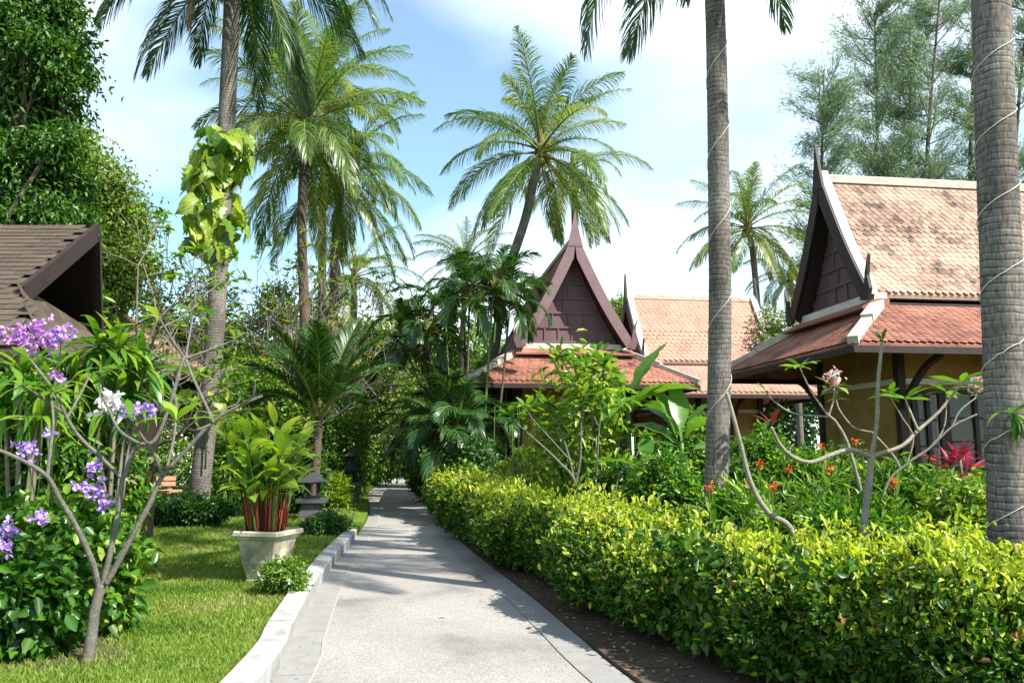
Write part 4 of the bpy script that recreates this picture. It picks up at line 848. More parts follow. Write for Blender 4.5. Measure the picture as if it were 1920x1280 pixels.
# ---- climbing leaves on the leaning palm
POTHOS = [blade_mesh('leaf', .8, .56, 'leaf_pothos', c, f_, 10, .3, .07, .0) for c, f_ in ((.5, .35), (.9, .5), (1.3, .25))] + [blade_mesh('leaf', .85, .6, mt_, c, .4, 15, .32, .05, .0, .42) for mt_, c in (('leaf_pothos', .8), ('leaf_pothos_dark', 1.1), ('leaf_pothos_dark', .6))]
def vine():
    r = np.random.default_rng(5); ln = smooth_line(vine_line, 30)
    v_ = thing('climbing_vine', 'giant yellow-green climbing leaves clustered around the leaning palm trunk', 'vine', at(410, 470, 17.6))
    st = []
    for i in range(40):
        z = np.interp(i, (0, 39), (at(0, 490, 18)[2], at(0, 255, 18)[2])); c = np.array([np.interp(z, ln[:, 2], ln[:, j]) for j in range(3)]); a = i * .42
        st.append(c + .25 * np.array((math.cos(a), math.sin(a), 0)))
    MB().tube(st, .022, 6).part('stem', 'stem_green', v_, True)
    for i in range(135):
        py = r.uniform(258, 488); z = at(0, py, 18)[2]; c = np.array([np.interp(z, ln[:, 2], ln[:, j]) for j in range(3)])
        a = r.uniform(0, 2 * math.pi); 
        if r.random() < .45: a = -math.pi / 2 + r.normal(0, .9)
        side = -.2 if py > 330 else 0
        p = c + np.array((math.cos(a), math.sin(a), 0)) * r.uniform(.24, .6) + np.array((side, 0, .15))
        put(POTHOS[int(r.choice(6, p=(.2, .2, .2, .2, .1, .1) if py > 340 else (.05, .05, .1, .3, .25, .25)))], 'leaf', v_, p, a + r.normal(0, .5), r.uniform(-1.45, -.35), r.normal(0, .5), float(r.uniform(.42, .95)))
    v2 = thing('climbing_vine', 'few yellow pothos leaves low on the leaning palm trunk', 'vine', at(395, 770, 17.6))
    for px, py, a, e, s_ in ((365, 735, 3.0, -.3, .75), (405, 735, -.9, -.5, .8), (412, 760, -1.4, -1.0, .8), (380, 742, -2.2, -.4, .6), (375, 770, -2.6, -1.1, .6)):
        put(POTHOS[1], 'leaf', v2, at(px, py, 17.62), a, e, .2, s_)
    MB().tube([at(385, 880, 17.72), at(388, 800, 17.72), at(393, 735, 17.7)], .02, 6).part('stem', 'stem_green', v2, True)
vine()

# ================================================================== slender palms by the path
def young_palm():
    b0 = gp(592, 950, LAWN_Z); b0 = np.array((at(592, 800, 20)[0], 20, LAWN_Z)); t = thing('young_palm', 'dark young palm with stiff upright shaggy fronds behind the lantern', 'palm tree', b0)
    top = at(598, 775, 20); MB().tube(smooth_line([b0, (b0 + top) / 2, top], 10), np.linspace(.14, .1, 21), 10, wob=.1).part('trunk', 'bark_dark', t, True, True)
    crown(t, top, YOUNG, 26, 4, 1.0, az0=.4)
young_palm()
def areca(label, base, tops, n, seed, scale=1.0, hi=None, r=.045):
    t = thing('slender_palm', label, 'palm tree', base, 0, 'slender palms beside the path')
    for i, tp in enumerate(tops):
        b = np.asarray(base) + np.array(((i - len(tops) / 2) * .22, (i % 2) * .25, 0)); tp = np.asarray(tp); m_ = (b + tp) / 2 + np.array((.06 * (i - 1), 0, 0))
        MB().tube(smooth_line([b, m_, tp], 10), np.linspace(r, r * .6, 21), 7).part('trunk', 'stem_green' if i % 2 else 'bark_dark', t, True, True)
        crown(t, tp, ARECA, n, seed + i, scale, 0, hi, az0=i)
areca('slender palms with thin stems arching over the tiled skirt roof', (at(905, 700, 22.5)[0], 22.5, BED_Z), [at(880, 560, 22.5), at(925, 540, 22.3), at(957, 560, 22.8)], 11, 81, 1.0)
areca('dark slender palms overhanging the far end of path', (at(862, 700, 25)[0], 25, BED_Z), [at(800, 620, 25), at(835, 590, 25.4), at(760, 650, 25.6)], 12, 91, 1.15)
areca('tall thin palm behind the slender dark palms', (at(905, 700, 27)[0], 27, BED_Z), [at(868, 545, 27), at(935, 520, 26.6)], 12, 95, 1.1)
areca('low bushy palm clump spreading fronds over dark path edge', (at(845, 800, 21.5)[0], 21.5, BED_Z), [at(820, 800, 21.5), at(860, 790, 21.3), at(890, 810, 21.6), at(840, 830, 21.2)], 12, 101, 1.0, 4)
areca('broad shaded palm clump against the tiled skirt roof corner', (at(852, 800, 24)[0], 24, BED_Z), [at(812, 790, 24), at(850, 760, 24.2), at(800, 825, 24)], 12, 111, 1.1, 4)
# ================================================================== broad-leaved trees
def tree(label, base, specs, Y, nsub, per, sig, ln, wd, mats, r0, mix=None, name='broadleaf_tree', bark='bark_dark', droop=.4, fork=None, shell=.5, frac=.35, group=None, cat='tree', dz=1.0):
    cl = [(at(px, py, Y + dy), (rp * Y / F, rp * Y / F * dz, rp * Y / F * .85)) for px, py, rp, dy in specs]
    t = thing(name, label, cat, base, 0, group)
    o, C = foliage(t, cl, nsub, per, sig, ln, wd, mats, 'crown', mix, droop, shell)
    branches(t, base, cl, C, r0, bark, 'limbs', frac, fork)
    return t
tree('big dark leafy tree towering behind the brown shingled roof', (at(-90, 700, 16)[0], 16.5, LAWN_Z), [(20, 40, 90, 0), (110, 45, 66, .3), (60, 120, 80, -.6), (135, 110, 48, .2), (20, 190, 80, 0), (85, 205, 62, .4), (30, 300, 85, 0), (100, 270, 40, -.5), (50, 370, 75, .6), (-70, 100, 120, 0), (-60, 300, 120, 0), (40, -60, 110, 0), (130, 340, 45, .5), (20, 420, 60, -.4), (90, 400, 50, -.4), (140, 420, 40, .4), (60, 460, 60, .2)], 16, 430, 110, .2, .155, .07, ['leaf_dark', 'leaf_mid', 'leaf_lush'], .28, [.55, .3, .15], droop=.6)
tree('sunlit olive-green tree right of the dark leafy tree', (at(190, 700, 25)[0], 25, LAWN_Z), [(140, 290, 52, 0), (120, 370, 60, .5), (190, 330, 48, -.4), (215, 400, 55, .3), (165, 440, 62, 0), (245, 420, 36, .4), (220, 480, 55, -.3), (150, 520, 60, .2), (225, 545, 50, 0), (135, 245, 25, 0), (265, 500, 28, .4)], 25, 300, 72, .32, .17, .085, ['leaf_olive', 'leaf_bright', 'leaf_mid'], .2, [.6, .3, .1], shell=.35)
def twiggy(label, base, px, py, rx, ry, Y, n, seed, leaf='leaf_olive', name='twiggy_tree', gens=5):
    """a bare-limbed frangipani crown: forking twigs with leaf tufts at the tips"""
    r = np.random.default_rng(seed); t = thing(name, label, 'tree', base); mb = MB(); tips = []
    def grow(p, d, l, rad, g):
        q = p + d * l; mb.tube([p, (p + q) / 2 + r.normal(0, .03, 3) * l, q], [rad, rad * .85, rad * .72], 5, cap=False)
        if g == 0: tips.append((q, d)); return
        for k in range(2 if r.random() < .6 else 3):
            nd = unit(d + r.normal(0, .55, 3) + np.array((0, 0, .15))); nd[2] = max(nd[2], .08); grow(q, nd, l * r.uniform(.62, .9), rad * .68, g - 1)
    top = at(px, py, Y); hgt = top[2] + ry * Y / F - base[2]
    for k in range(n):
        a = k * 2.4; grow(np.asarray(base, float), unit(np.array((math.cos(a) * .45 * rx / ry, math.sin(a) * .45, 1.0))), hgt * .3, .06, gens)
    mb.part('branch', 'twig', t, True)
    T0 = np.array([q for q, _ in tips]); per = 9; P_ = np.repeat(T0, per, 0); D = r.normal(size=(len(P_), 3)) * np.array((1, 1, .5)) + np.array((0, 0, .25)); keepm = np.repeat(r.random(len(T0)) < .62, per)
    P_, D = P_[keepm], D[keepm]
    leaves_part('foliage', t, P_, D, np.tile((0, 0, 1.0), (len(P_), 1)) + r.normal(0, .3, (len(P_), 3)), .2 * r.uniform(.6, 1.2, len(P_)), .07, [leaf], None, True)
twiggy('bare-twigged frangipani in front of tan pavilion roof', np.array((at(320, 700, 19.5)[0], 15.6, LAWN_Z)), 320, 520, 90, 80, 15.6, 3, 3, 'leaf_bright')
twiggy('dense twiggy grey tree right of the leaning palm', np.array((at(480, 700, 24)[0], 24, LAWN_Z)), 480, 560, 90, 70, 24, 4, 8, 'leaf_olive')
twiggy('pale twiggy tree with scattered bright tufts behind the young palm', np.array((at(540, 700, 28)[0], 28, LAWN_Z)), 540, 540, 90, 60, 28, 4, 15, 'leaf_bright')

# feathery casuarinas far behind the right roof
def casuarina(label, px, top, wpx, Y, seed):
    r = np.random.default_rng(seed); b = np.array((at(px, 700, Y)[0], Y, 0)); tp = at(px, top, Y); t = thing('feathery_tree', label, 'tree', b, 0, 'feathery trees behind the weathered roof')
    H = tp[2]; line = smooth_line([b, b + np.array((r.normal(0, .4), 0, H * .5)), tp], 12); MB().tube(line, np.linspace(.26, .04, len(line)), 8).part('trunk', 'bark_dark', t, True, True)
    mb = MB(); P_, D_ = [], []; W = wpx * Y / F
    for i in range(82):
        z = H * (r.uniform(.25, .99)); f = 1 - (z / H - .3) / .7; rad = W * (.3 + .8 * math.sin(math.pi * min(1, .2 + .8 * f)) ** .7) * r.uniform(.5, 1.1); a = r.uniform(0, 2 * math.pi)
        c = np.array([np.interp(z, line[:, 2], line[:, j]) for j in range(3)]); e = c + np.array((math.cos(a) * rad, math.sin(a) * rad, rad * r.uniform(.5, 1.2)))
        m_ = (c + e) / 2 + np.array((0, 0, -.1 * rad)); mb.tube([c, m_, e], [.05, .03, .01], 4, cap=False)
        k = 300; u = r.uniform(.2, 1.1, k)[:, None]; q = c + (e - c) * u + r.normal(0, .14, (k, 3)) * (1 + W * .2) * (.5 + u); P_.append(q); D_.append(unit(e - c) * .9 + r.normal(0, .4, (k, 3)) + np.array((0, 0, .1)) - np.array((0, 0, .9)) * (u - .5))
    mb.part('limbs', 'twig', t)
    P_, D_ = np.vstack(P_), np.vstack(D_); leaves_part('crown', t, P_, D_, rdir(len(P_)), .36 * r.uniform(.6, 1.4, len(P_)), .015, ['leaf_grey'], None, False, .1, .2)
for i, (px, top, wpx, Y, lb) in enumerate(((1545, 130, 66, 44, 'leftmost feathery grey-green tree, nearest the dark spire'), (1640, 30, 75, 46, 'feathery tree with airy top above the roof ridge start'), (1705, 20, 70, 48, 'feathery tree in the middle of the grove above ridge'), (1765, -50, 80, 45, 'tallest feathery tree, its top cut off by the picture'), (1830, -20, 70, 47, 'rightmost feathery tree, half behind the thick palm trunk'), (1930, -30, 80, 46, 'feathery tree right of the thick palm trunk'))):
    casuarina(lb, px, top, wpx, Y, 200 + i)

# background wall of trees beyond the houses and the path
bgt = [(430, 640, 80, 52, 'leaf_mid', 'rounded background tree left of the full-crowned palm'), (560, 620, 85, 55, 'leaf_olive', 'olive background tree under the full-crowned palm'), (690, 640, 85, 50, 'leaf_bright', 'bright background tree right of the short pale palm'), (780, 640, 75, 56, 'leaf_mid', 'green background tree where the sky meets the path gap'), (890, 650, 80, 52, 'leaf_bright', 'bright background tree behind the slender palms'), (1170, 640, 70, 58, 'leaf_olive', 'background tree just right of maroon gable'), (1470, 690, 70, 55, 'leaf_mid', 'background tree behind the salmon roof end'), (320, 640, 80, 50, 'leaf_mid', 'background tree behind the bare frangipani twigs'), (40, 620, 110, 40, 'leaf_mid', 'background tree behind the brown shingled house')]
for px, py, rp, Y, mt, lb in bgt:
    tree(lb, (at(px, 700, Y)[0], Y, 0), [(px, py, rp * .75, 0), (px - rp * .55, py + 60, rp * .7, .5), (px + rp * .55, py + 50, rp * .7, -.5), (px, py + 110, rp, 0)], Y, 120, 40, .5, .42, .22, [mt, 'leaf_dark'], .25, [.75, .25], group='background trees beyond the path', frac=.15)
tree('white-flecked tree between salmon roof and right house', (at(1450, 700, 30)[0], 30, BED_Z), [(1450, 600, 28, 0), (1435, 640, 32, 0), (1475, 640, 30, .3)], 30, 60, 40, .2, .16, .08, ['leaf_olive', 'petal_white', 'leaf_mid'], .1, [.5, .15, .35])
tree('yellow-leaved shrub top peeping right of the maroon gable', (at(1163, 700, 33)[0], 33.5, BED_Z), [(1160, 580, 22, 0), (1150, 610, 22, 0), (1172, 620, 24, 0)], 33.5, 50, 40, .2, .18, .09, ['leaf_olive', 'leaf_bright'], .1, [.5, .5])

# ================================================================== shrubs
def shrub(label, px, top, wpx, Y, mats, mix=None, ln=.12, wd=.055, nsub=110, per=46, sig=.12, z0=LAWN_Z, name='leafy_shrub', group=None, deep=.8, flower=None, hi=False, droop=.25, bot=None, dome=False, cat='shrub'):
    tp = at(px, top, Y); z1 = tp[2]; rx = wpx / 2 * Y / F; b = np.array((tp[0], Y, z0)); t = thing(name, label, cat, b, 0, group)
    zc = (z1 + z0) / 2; hh = (z1 - z0) / 2
    if dome: cl = [((tp[0], Y, z0 + .15), (rx, rx * deep, z1 - z0 - .15))]
    else: cl = [((tp[0], Y, zc), (rx * .85, rx * deep, hh * .95)), ((tp[0] - rx * .45, Y + .1, zc - hh * .25), (rx * .55, rx * .5 * deep, hh * .7)), ((tp[0] + rx * .45, Y - .1, zc - hh * .2), (rx * .55, rx * .5 * deep, hh * .75))]
    o, C = foliage(t, cl, nsub, per, sig, ln, wd, mats, 'foliage', mix, droop, .5 if not dome else .8, hi)
    mb = MB()
    for k in range(7):
        c = C[rng.integers(len(C))]; s0 = b + np.array((rng.normal(0, .08), rng.normal(0, .08), 0)); mb.tube(smooth_line([s0, (s0 + c) / 2 + np.array((0, 0, .1 * hh)), c], 4), np.linspace(.025, .008, 9), 5, cap=False)
    mb.part('stem', 'twig', t)
    if flower:
        mt, nf, sz = flower; q = C[rng.choice(len(C), nf)]; q = q[q[:, 2] > zc - hh * .3] if len(q) > 3 else q
        per_f = 8; Pf = np.repeat(q + unit(q - np.array((tp[0], Y + .6, zc))) * .12, per_f, 0) + rng.normal(0, sz * .35, (len(q) * per_f, 3)); leaves_part('flower', t, Pf, rdir(len(Pf)), rdir(len(Pf)), sz, sz * .7, [mt], None, False)
    return t
D_, M_, B_, Lu = 'leaf_dark', 'leaf_mid', 'leaf_bright', 'leaf_lush'
shrub('tall hibiscus with scattered red flowers left of young palm', 500, 640, 170, 23, [M_, B_], [.6, .4], .14, .07, 170, 46, .16, flower=('petal_orange', 30, .1))
shrub('dark shrub at foot of the leaning palm', 335, 820, 110, 22.0, [D_, M_], [.7, .3], .12, .06, 90)
shrub('yellow-variegated shrub behind the potted ginger', 452, 760, 120, 19.6, [B_, M_], [.6, .4], .16, .05, 90)
shrub('mid-green shrub right of the young palm trunk', 648, 735, 130, 27, [M_, B_], [.55, .45], .14, .07, 120, 46, .16)
shrub('dark leafy shrub hiding the young palm foot', 572, 825, 66, 20.4, [D_, M_], [.6, .4], .13, .06, 120, 44, .13)
shrub('round dark-green shrub behind two-tiered lantern', 640, 820, 100, 29, [Lu, M_], [.5, .5], .13, .07, 110, 46, .13)
shrub('yellow-green grassy tuft between the two nearer lanterns', 622, 892, 62, 22.5, ['hedge_gold', B_], [.5, .5], .26, .02, 60, 40, .08, name='grassy_shrub', droop=-.5)
shrub('variegated cream shrub near the first lantern', 608, 838, 56, 25.5, ['leaf_pothos', B_], [.5, .5], .16, .06, 50, 36, .1)
shrub('tall bright shrub mass beyond the lawn tip', 700, 640, 130, 42, [B_, M_], [.6, .4], .24, .12, 150, 44, .3)
shrub('leafy green shrub left of dark path end', 705, 770, 100, 40, [B_, M_], [.6, .4], .2, .1, 120, 44, .22)
shrub('dark shrub closing the far end of path', 752, 770, 110, 58, [D_], None, .28, .13, 140, 44, .3, deep=1.0)
shrub('dark shrub right of the far path end', 800, 800, 80, 40, [D_, M_], [.8, .2], .2, .1, 110, 44, .2, BED_Z)
shrub('clipped dark round shrub at the path edge before the gold hedge', 800, 858, 56, 27.5, [Lu, D_], [.5, .5], .1, .055, 90, 46, .09, BED_Z, deep=1.0)
shrub('bright green shrub behind slender palms', 905, 640, 110, 33, [B_, M_], [.6, .4], .2, .1, 130, 44, .25, BED_Z)
shrub('shaded shrub under slender palms', 878, 800, 110, 20.2, [D_], None, .13, .06, 110, 44, .13, BED_Z)
shrub('low green shrub at the far end of the gold hedge', 872, 866, 90, 19.0, [M_, B_], [.5, .5], .1, .05, 90, 46, .09, BED_Z)
shrub('round clipped yellow-green dome shrub before maroon house', 990, 830, 145, 16.6, ['hedge_gold', B_], [.45, .55], .07, .04, 420, 30, .05, BED_Z, 'dome_shrub', None, .9, None, False, .1, None, True)
shrub('glossy green shrub left of the straight palm trunk', 1240, 845, 150, 12.6, [Lu, B_], [.6, .4], .12, .055, 160, 46, .1, BED_Z)
shrub('airy yellow-green leafy small tree before the maroon skirt roof', 1095, 625, 190, 15.3, [B_, 'leaf_ginger'], [.6, .4], .24, .075, 130, 18, .2, BED_Z, 'small_tree', None, .6, None, True, .3, None, False, 'tree')
shrub('dark leafy shrub under the banana plants', 1165, 850, 120, 14.6, [Lu, M_], [.5, .5], .12, .06, 110, 44, .11, BED_Z)
shrub('rounded green shrub right of the straight palm trunk', 1415, 790, 140, 13.2, [Lu, B_], [.6, .4], .12, .06, 170, 46, .1, BED_Z)
shrub('low shrub with orange flowers under right house wall', 1560, 830, 190, 14.2, [M_, D_], [.5, .5], .12, .05, 150, 46, .12, BED_Z, flower=('petal_orange', 14, .07))
shrub('yellow-green variegated shrub beside thick palm trunk', 1800, 890, 120, 9.6, ['leaf_pothos', B_], [.3, .7], .12, .06, 110, 44, .1, BED_Z)
shrub('lush low plants filling bed behind the near hedge', 1560, 925, 330, 9.6, [Lu, B_], [.45, .55], .15, .045, 330, 40, .1, BED_Z, droop=-.3)
shrub('bright leafy bed plants under the right house window', 1700, 865, 200, 11.4, [B_, Lu], [.6, .4], .16, .045, 200, 40, .12, BED_Z, droop=-.4)
shrub('bright leafy bed plants under the shaded yellow wall', 1500, 855, 180, 12.4, [B_, Lu], [.5, .5], .16, .05, 190, 40, .12, BED_Z, droop=-.3)
shrub('bright shrub in front of the maroon house door', 1090, 820, 150, 17.5, [B_, M_], [.6, .4], .16, .07, 150, 40, .14, BED_Z)
shrub('green shrub under the salmon roof beside banana plants', 1290, 770, 130, 17.5, [B_, Lu], [.5, .5], .18, .08, 150, 40, .15, BED_Z)
shrub('lush low plants in bed between palm trunk and sapling', 1390, 900, 170, 10.4, [B_, Lu], [.6, .4], .15, .04, 180, 40, .1, BED_Z, droop=-.4)
for px, top, wpx, Y, ms, lb in ((395, 490, 160, 30, [M_, 'leaf_olive'], 'tall olive shrub behind the leaning palm trunk'), (515, 520, 170, 33, ['leaf_olive', B_], 'tall sunlit shrub under full-crowned palm'), (605, 560, 150, 35, [M_, B_], 'tall green shrub behind young palm'), (690, 570, 130, 37, ['leaf_olive', M_], 'tall shrub under the short pale palm'), (305, 500, 140, 29, [M_, D_], 'tall shrub behind the tan pavilion'), (450, 640, 140, 25, [B_, M_], 'green shrub between leaning palm and hibiscus'), (575, 690, 120, 24.5, [D_, M_], 'dark shrub directly behind young palm'), (830, 660, 130, 38, [M_, B_], 'shrub mass beyond the shaded palm clump')):
    shrub(lb, px, top, wpx, Y, ms, [.55, .45], .006 * Y, .003 * Y, 200, 50, .007 * Y, deep=.6)
# foliage wall on the left
shrub('tall leafy shrub wall in front of the brown shingled house', 60, 655, 230, 8.8, [M_, B_, Lu, D_], [.3, .3, .2, .2], .16, .06, 260, 46, .14, droop=.6)
shrub('hanging-leaved shrub under the dracaena', 185, 740, 150, 9.8, [Lu, B_, 'leaf_olive'], [.4, .35, .25], .17, .055, 240, 44, .13, droop=.8)
shrub('white-speckled variegated shrub left of leaning palm base', 318, 780, 110, 21.2, ['petal_white', B_, M_], [.15, .45, .4], .1, .05, 90, 42, .12)
shrub('big-leaved bright green bush in the near left corner', 85, 935, 330, 7.0, [Lu, B_, M_], [.45, .35, .2], .13, .075, 420, 36, .09, hi=True)
shrub('dark leafy bush low beside foreground frangipani', 30, 1020, 200, 6.3, [Lu, D_], [.5, .5], .13, .075, 170, 36, .09, hi=True)
shrub('low clipped dark hedge across the back of lawn', 350, 926, 200, 17.0, [D_, Lu], [.7, .3], .09, .045, 230, 40, .08, name='low_hedge', deep=.35, cat='hedge')
shrub('low dark groundcover mound at the lantern foot', 612, 960, 90, 15.2, [D_, Lu], [.5, .5], .07, .035, 110, 40, .06)
shrub('small bushy plant with white flowers beside planter', 532, 1045, 90, 8.9, [M_, B_], [.5, .5], .05, .022, 120, 30, .05, flower=('petal_white', 8, .03))

# ---- the clipped golden hedge
def gold_hedge():
    fl = [gp(820, 968), gp(838, 985), gp(900, 1042), gp(1000, 1092), gp(1100, 1152), gp(1250, 1222), gp(1370, 1285)]
    fl = [np.array((p[0] - .2, p[1], 0)) for p in fl] + [np.array((2.1, 4.8, 0)), np.array((3.1, 4.35, 0)), np.array((4.6, 4.1, 0))]
    line = resample(smooth_line(fl, 10), 120); T_ = unit(np.gradient(line, axis=0)); nb = np.stack([-T_[:, 1], T_[:, 0], np.zeros(120)], 1)   # to the bed side
    if nb[60, 0] < 0: nb = -nb
    h = thing('clipped_hedge', 'long clipped hedge with golden top running along right side of path', 'hedge', (line[60][0], line[60][1], BED_Z))
    seglen = np.linalg.norm(np.diff(line, axis=0), axis=1).sum(); s = rng.random(200000)
    dist_w = np.interp(s, np.linspace(0, 1, 120), 1 / (line[:, 1] + 1.0)); keepm = rng.random(len(s)) < dist_w / dist_w.max() * 1.0; s = s[keepm]
    k = len(s); idx = s * 119; c = np.stack([np.interp(idx, np.arange(120), line[:, i]) for i in range(3)], 1); nn = unit(np.stack([np.interp(idx, np.arange(120), nb[:, i]) for i in range(3)], 1)); tt = unit(np.stack([np.interp(idx, np.arange(120), T_[:, i]) for i in range(3)], 1))
    W, H = 1.25, np.interp(s, (0, .45, 1), (1.0, .9, .84)) + .07 * np.sin(s * 23) + .06 * np.sin(s * 57 + 1) + .05 * np.sin(s * 131)
    bul = .13 * np.sin(s * 31 + 2) + .1 * np.sin(s * 83) + .05 * np.sin(s * 190)
    face = rng.choice(3, k, p=[.44, .42, .14])           # front, top, back
    u = rng.random(k); dep = np.abs(rng.normal(0, .07, k))
    off = np.where(face == 0, dep + .16 * (1 - u) ** 2 * 0 + bul, np.where(face == 1, bul + u * W, W - dep)); z = np.where(face == 1, H + .05 * np.sin(u * 9 + s * 70) - dep, .1 + (H - .1) * u ** .9)
    rnd = np.where(face == 1, .3 * np.clip((.28 - u) / .28, 0, 1) ** 2 + .18 * np.clip((u - .84) / .16, 0, 1) ** 2, 0); z = z - rnd
    off = off + np.where(face == 0, .3 * np.clip((u - .6) / .4, 0, 1) ** 2 + .2 * np.clip((.35 - u) / .35, 0, 1), 0)
    # clumpiness: push the leaves toward random shoots
    P_ = c + nn * off[:, None] + tt * rng.normal(0, .03, (k, 1)); P_[:, 2] = z + BED_Z
    cell = np.floor(P_ / .11).astype(int); hsh = (cell[:, 0] * 73856093 ^ cell[:, 1] * 19349663 ^ cell[:, 2] * 83492791) % 1000 / 1000.0
    drop = (hsh < .22) & (face == 0); shoot = hsh > .9
    on = np.where(face[:, None] == 0, -nn, np.where(face[:, None] == 1, np.array((0, 0, 1.0)), nn))
    P_ = P_ + on * (shoot * rng.uniform(0, 1, k) * np.where(face == 1, .22, .13))[:, None]
    P_, on, z, face, hsh, u, Hh = P_[~drop], on[~drop], z[~drop], face[~drop], hsh[~drop], u[~drop], H[~drop]; k = len(P_)
    Dr = on * .75 + rng.normal(0, .6, (k, 3)) + np.array((0, 0, .25)); Nn = on * .6 + rng.normal(0, .45, (k, 3)) + np.array((0, 0, .6))
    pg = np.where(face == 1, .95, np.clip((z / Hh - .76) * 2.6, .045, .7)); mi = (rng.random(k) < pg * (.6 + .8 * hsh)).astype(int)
    far_ = P_[:, 1]; ln = (.034 + .0021 * far_) * rng.choice((.55, .8, 1.0, 1.3, 1.6), k) * rng.uniform(.8, 1.2, k)
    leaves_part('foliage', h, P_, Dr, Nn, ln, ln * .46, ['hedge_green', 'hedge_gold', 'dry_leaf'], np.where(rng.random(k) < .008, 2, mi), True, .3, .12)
    # woody inside
    mb = MB()
    for i in range(0, 120, 1):
        for q in range(3):
            b = line[i] + nb[i] * rng.uniform(.3, .85) + T_[i] * rng.uniform(-.1, .1); b[2] = BED_Z - .01; e = b + np.array((rng.normal(0, .15), rng.normal(0, .15), rng.uniform(.6, .85))); mb.tube([b, (b + e) / 2 + rng.normal(0, .05, 3), e], [.012, .01, .005], 4, cap=False)
    mb.part('stem', 'twig', h)
    # inner leaves fill the body so that no light falls straight through
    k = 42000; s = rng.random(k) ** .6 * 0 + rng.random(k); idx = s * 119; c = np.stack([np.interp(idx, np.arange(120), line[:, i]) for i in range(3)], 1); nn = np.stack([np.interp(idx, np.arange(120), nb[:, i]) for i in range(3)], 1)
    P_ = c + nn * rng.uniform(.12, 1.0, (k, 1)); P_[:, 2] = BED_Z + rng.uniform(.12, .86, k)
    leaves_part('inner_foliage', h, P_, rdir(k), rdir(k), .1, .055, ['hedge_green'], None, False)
gold_hedge()

# ================================================================== frangipani trees drawn limb by limb
FR = [blade_mesh('leaf', .3, .085, m_, c_, .15, 6, .55, .02, .08) for m_, c_ in (('leaf_lush', .5), ('leaf_bright', .8), ('leaf_bright', .3))]
FRR = blade_mesh('leaf', .2, .06, 'leaf_redbrown', .2, .2, 6, .5, .02)
def rosette(t, p, n, seed, s=1.0, meshes=FR, el=(.0, 1.0)):
    r = np.random.default_rng(seed)
    for i in range(n): put(meshes[int(r.integers(len(meshes)))], 'leaf', t, p, i * 2.4 + r.uniform(-.3, .3), r.uniform(*el), r.normal(0, .2), float(s * r.uniform(.7, 1.15)))
def limbs(t, runs, Y, bark='bark_frangipani'):
    for pts, r0, r1, dys in runs:
        P_ = [at(x, y, Y + dy) for (x, y), dy in zip(pts, np.linspace(dys[0], dys[1], len(pts)))]; ln = smooth_line(P_, 12); k = len(ln)
        rad = np.linspace(r0, r1, k) * (.64 if Y < 7 else .72); rad[-1] *= .75; MB().tube(ln, rad * (1 + rng.normal(0, .045, k)), 9, wob=.03).part('branch', bark, t, True)
def front_frangipani():
    Y = 6.35; b = gp(163, 1240, LAWN_Z); t = thing('frangipani_tree', 'bare grey foreground frangipani forking low beside the lawn', 'tree', b)
    P_ = [b - np.array((0, 0, .03)), at(172, 1190, b[1] + .02), at(178, 1145, b[1] + .03), at(190, 1095, b[1] + .05)]; Y = b[1] + .05; ln = smooth_line(P_, 8)
    MB().tube(ln, np.linspace(.043, .035, len(ln)), 12, wob=.04).part('trunk', 'bark_frangipani', t, True)
    limbs(t, [([(186, 1105), (172, 1050), (142, 985), (112, 935), (88, 893), (40, 862), (-30, 832)], .036, .02, (0, -.5)),
              ([(88, 895), (95, 840), (100, 790), (96, 740)], .022, .014, (-.3, -.2)),
              ([(192, 1100), (208, 1030), (222, 960), (230, 893)], .036, .03, (0, .1)),
              ([(230, 897), (190, 858), (150, 820), (125, 782), (103, 735), (55, 672)], .026, .016, (.1, -.2)),
              ([(125, 785), (150, 740), (170, 700)], .018, .012, (0, .3)), ([(120, 775), (70, 740), (40, 722)], .018, .013, (0, -.4)),
              ([(232, 895), (255, 838), (290, 825), (318, 760), (338, 690), (346, 668)], .026, .019, (.1, .3)),
              ([(262, 832), (225, 808), (205, 770), (190, 735), (188, 690)], .02, .012, (.1, .5)),
              ([(198, 1096), (240, 1020), (280, 945), (303, 895), (345, 848), (400, 790), (450, 760), (492, 742)], .036, .016, (0, .2)),
              ([(306, 892), (285, 845), (262, 812), (245, 785)], .022, .013, (.05, -.3)), ([(312, 880), (326, 820), (330, 760), (322, 700)], .018, .011, (.05, .4)),
              ([(400, 792), (384, 755), (365, 715), (347, 672)], .02, .016, (.1, .3)),
              ([(346, 672), (325, 640), (300, 598)], .018, .013, (.3, .2)), ([(347, 672), (395, 655), (442, 636)], .018, .012, (.3, .5)), ([(348, 672), (355, 630), (362, 590)], .016, .011, (.3, .6)),
              ([(452, 758), (474, 742), (478, 712)], .015, .012, (.15, 0)), ([(395, 796), (360, 806), (330, 790)], .013, .01, (.1, -.3))], Y)
    for i, (px, py, dy, n, s_) in enumerate(((300, 598, .2, 5, .8), (365, 588, .6, 5, .8), (330, 790, -.3, 6, 1.1), (322, 700, .4, 4, .7), (170, 700, .3, 4, .7), (40, 722, -.4, 6, .9), (188, 690, .5, 5, .8), (96, 740, -.2, 5, .8), (245, 785, -.3, 5, .8), (442, 636, .5, 3, .5), (55, 672, -.2, 5, .9))): rosette(t, at(px, py, Y + dy), n, 300 + i, s_)
front_frangipani()
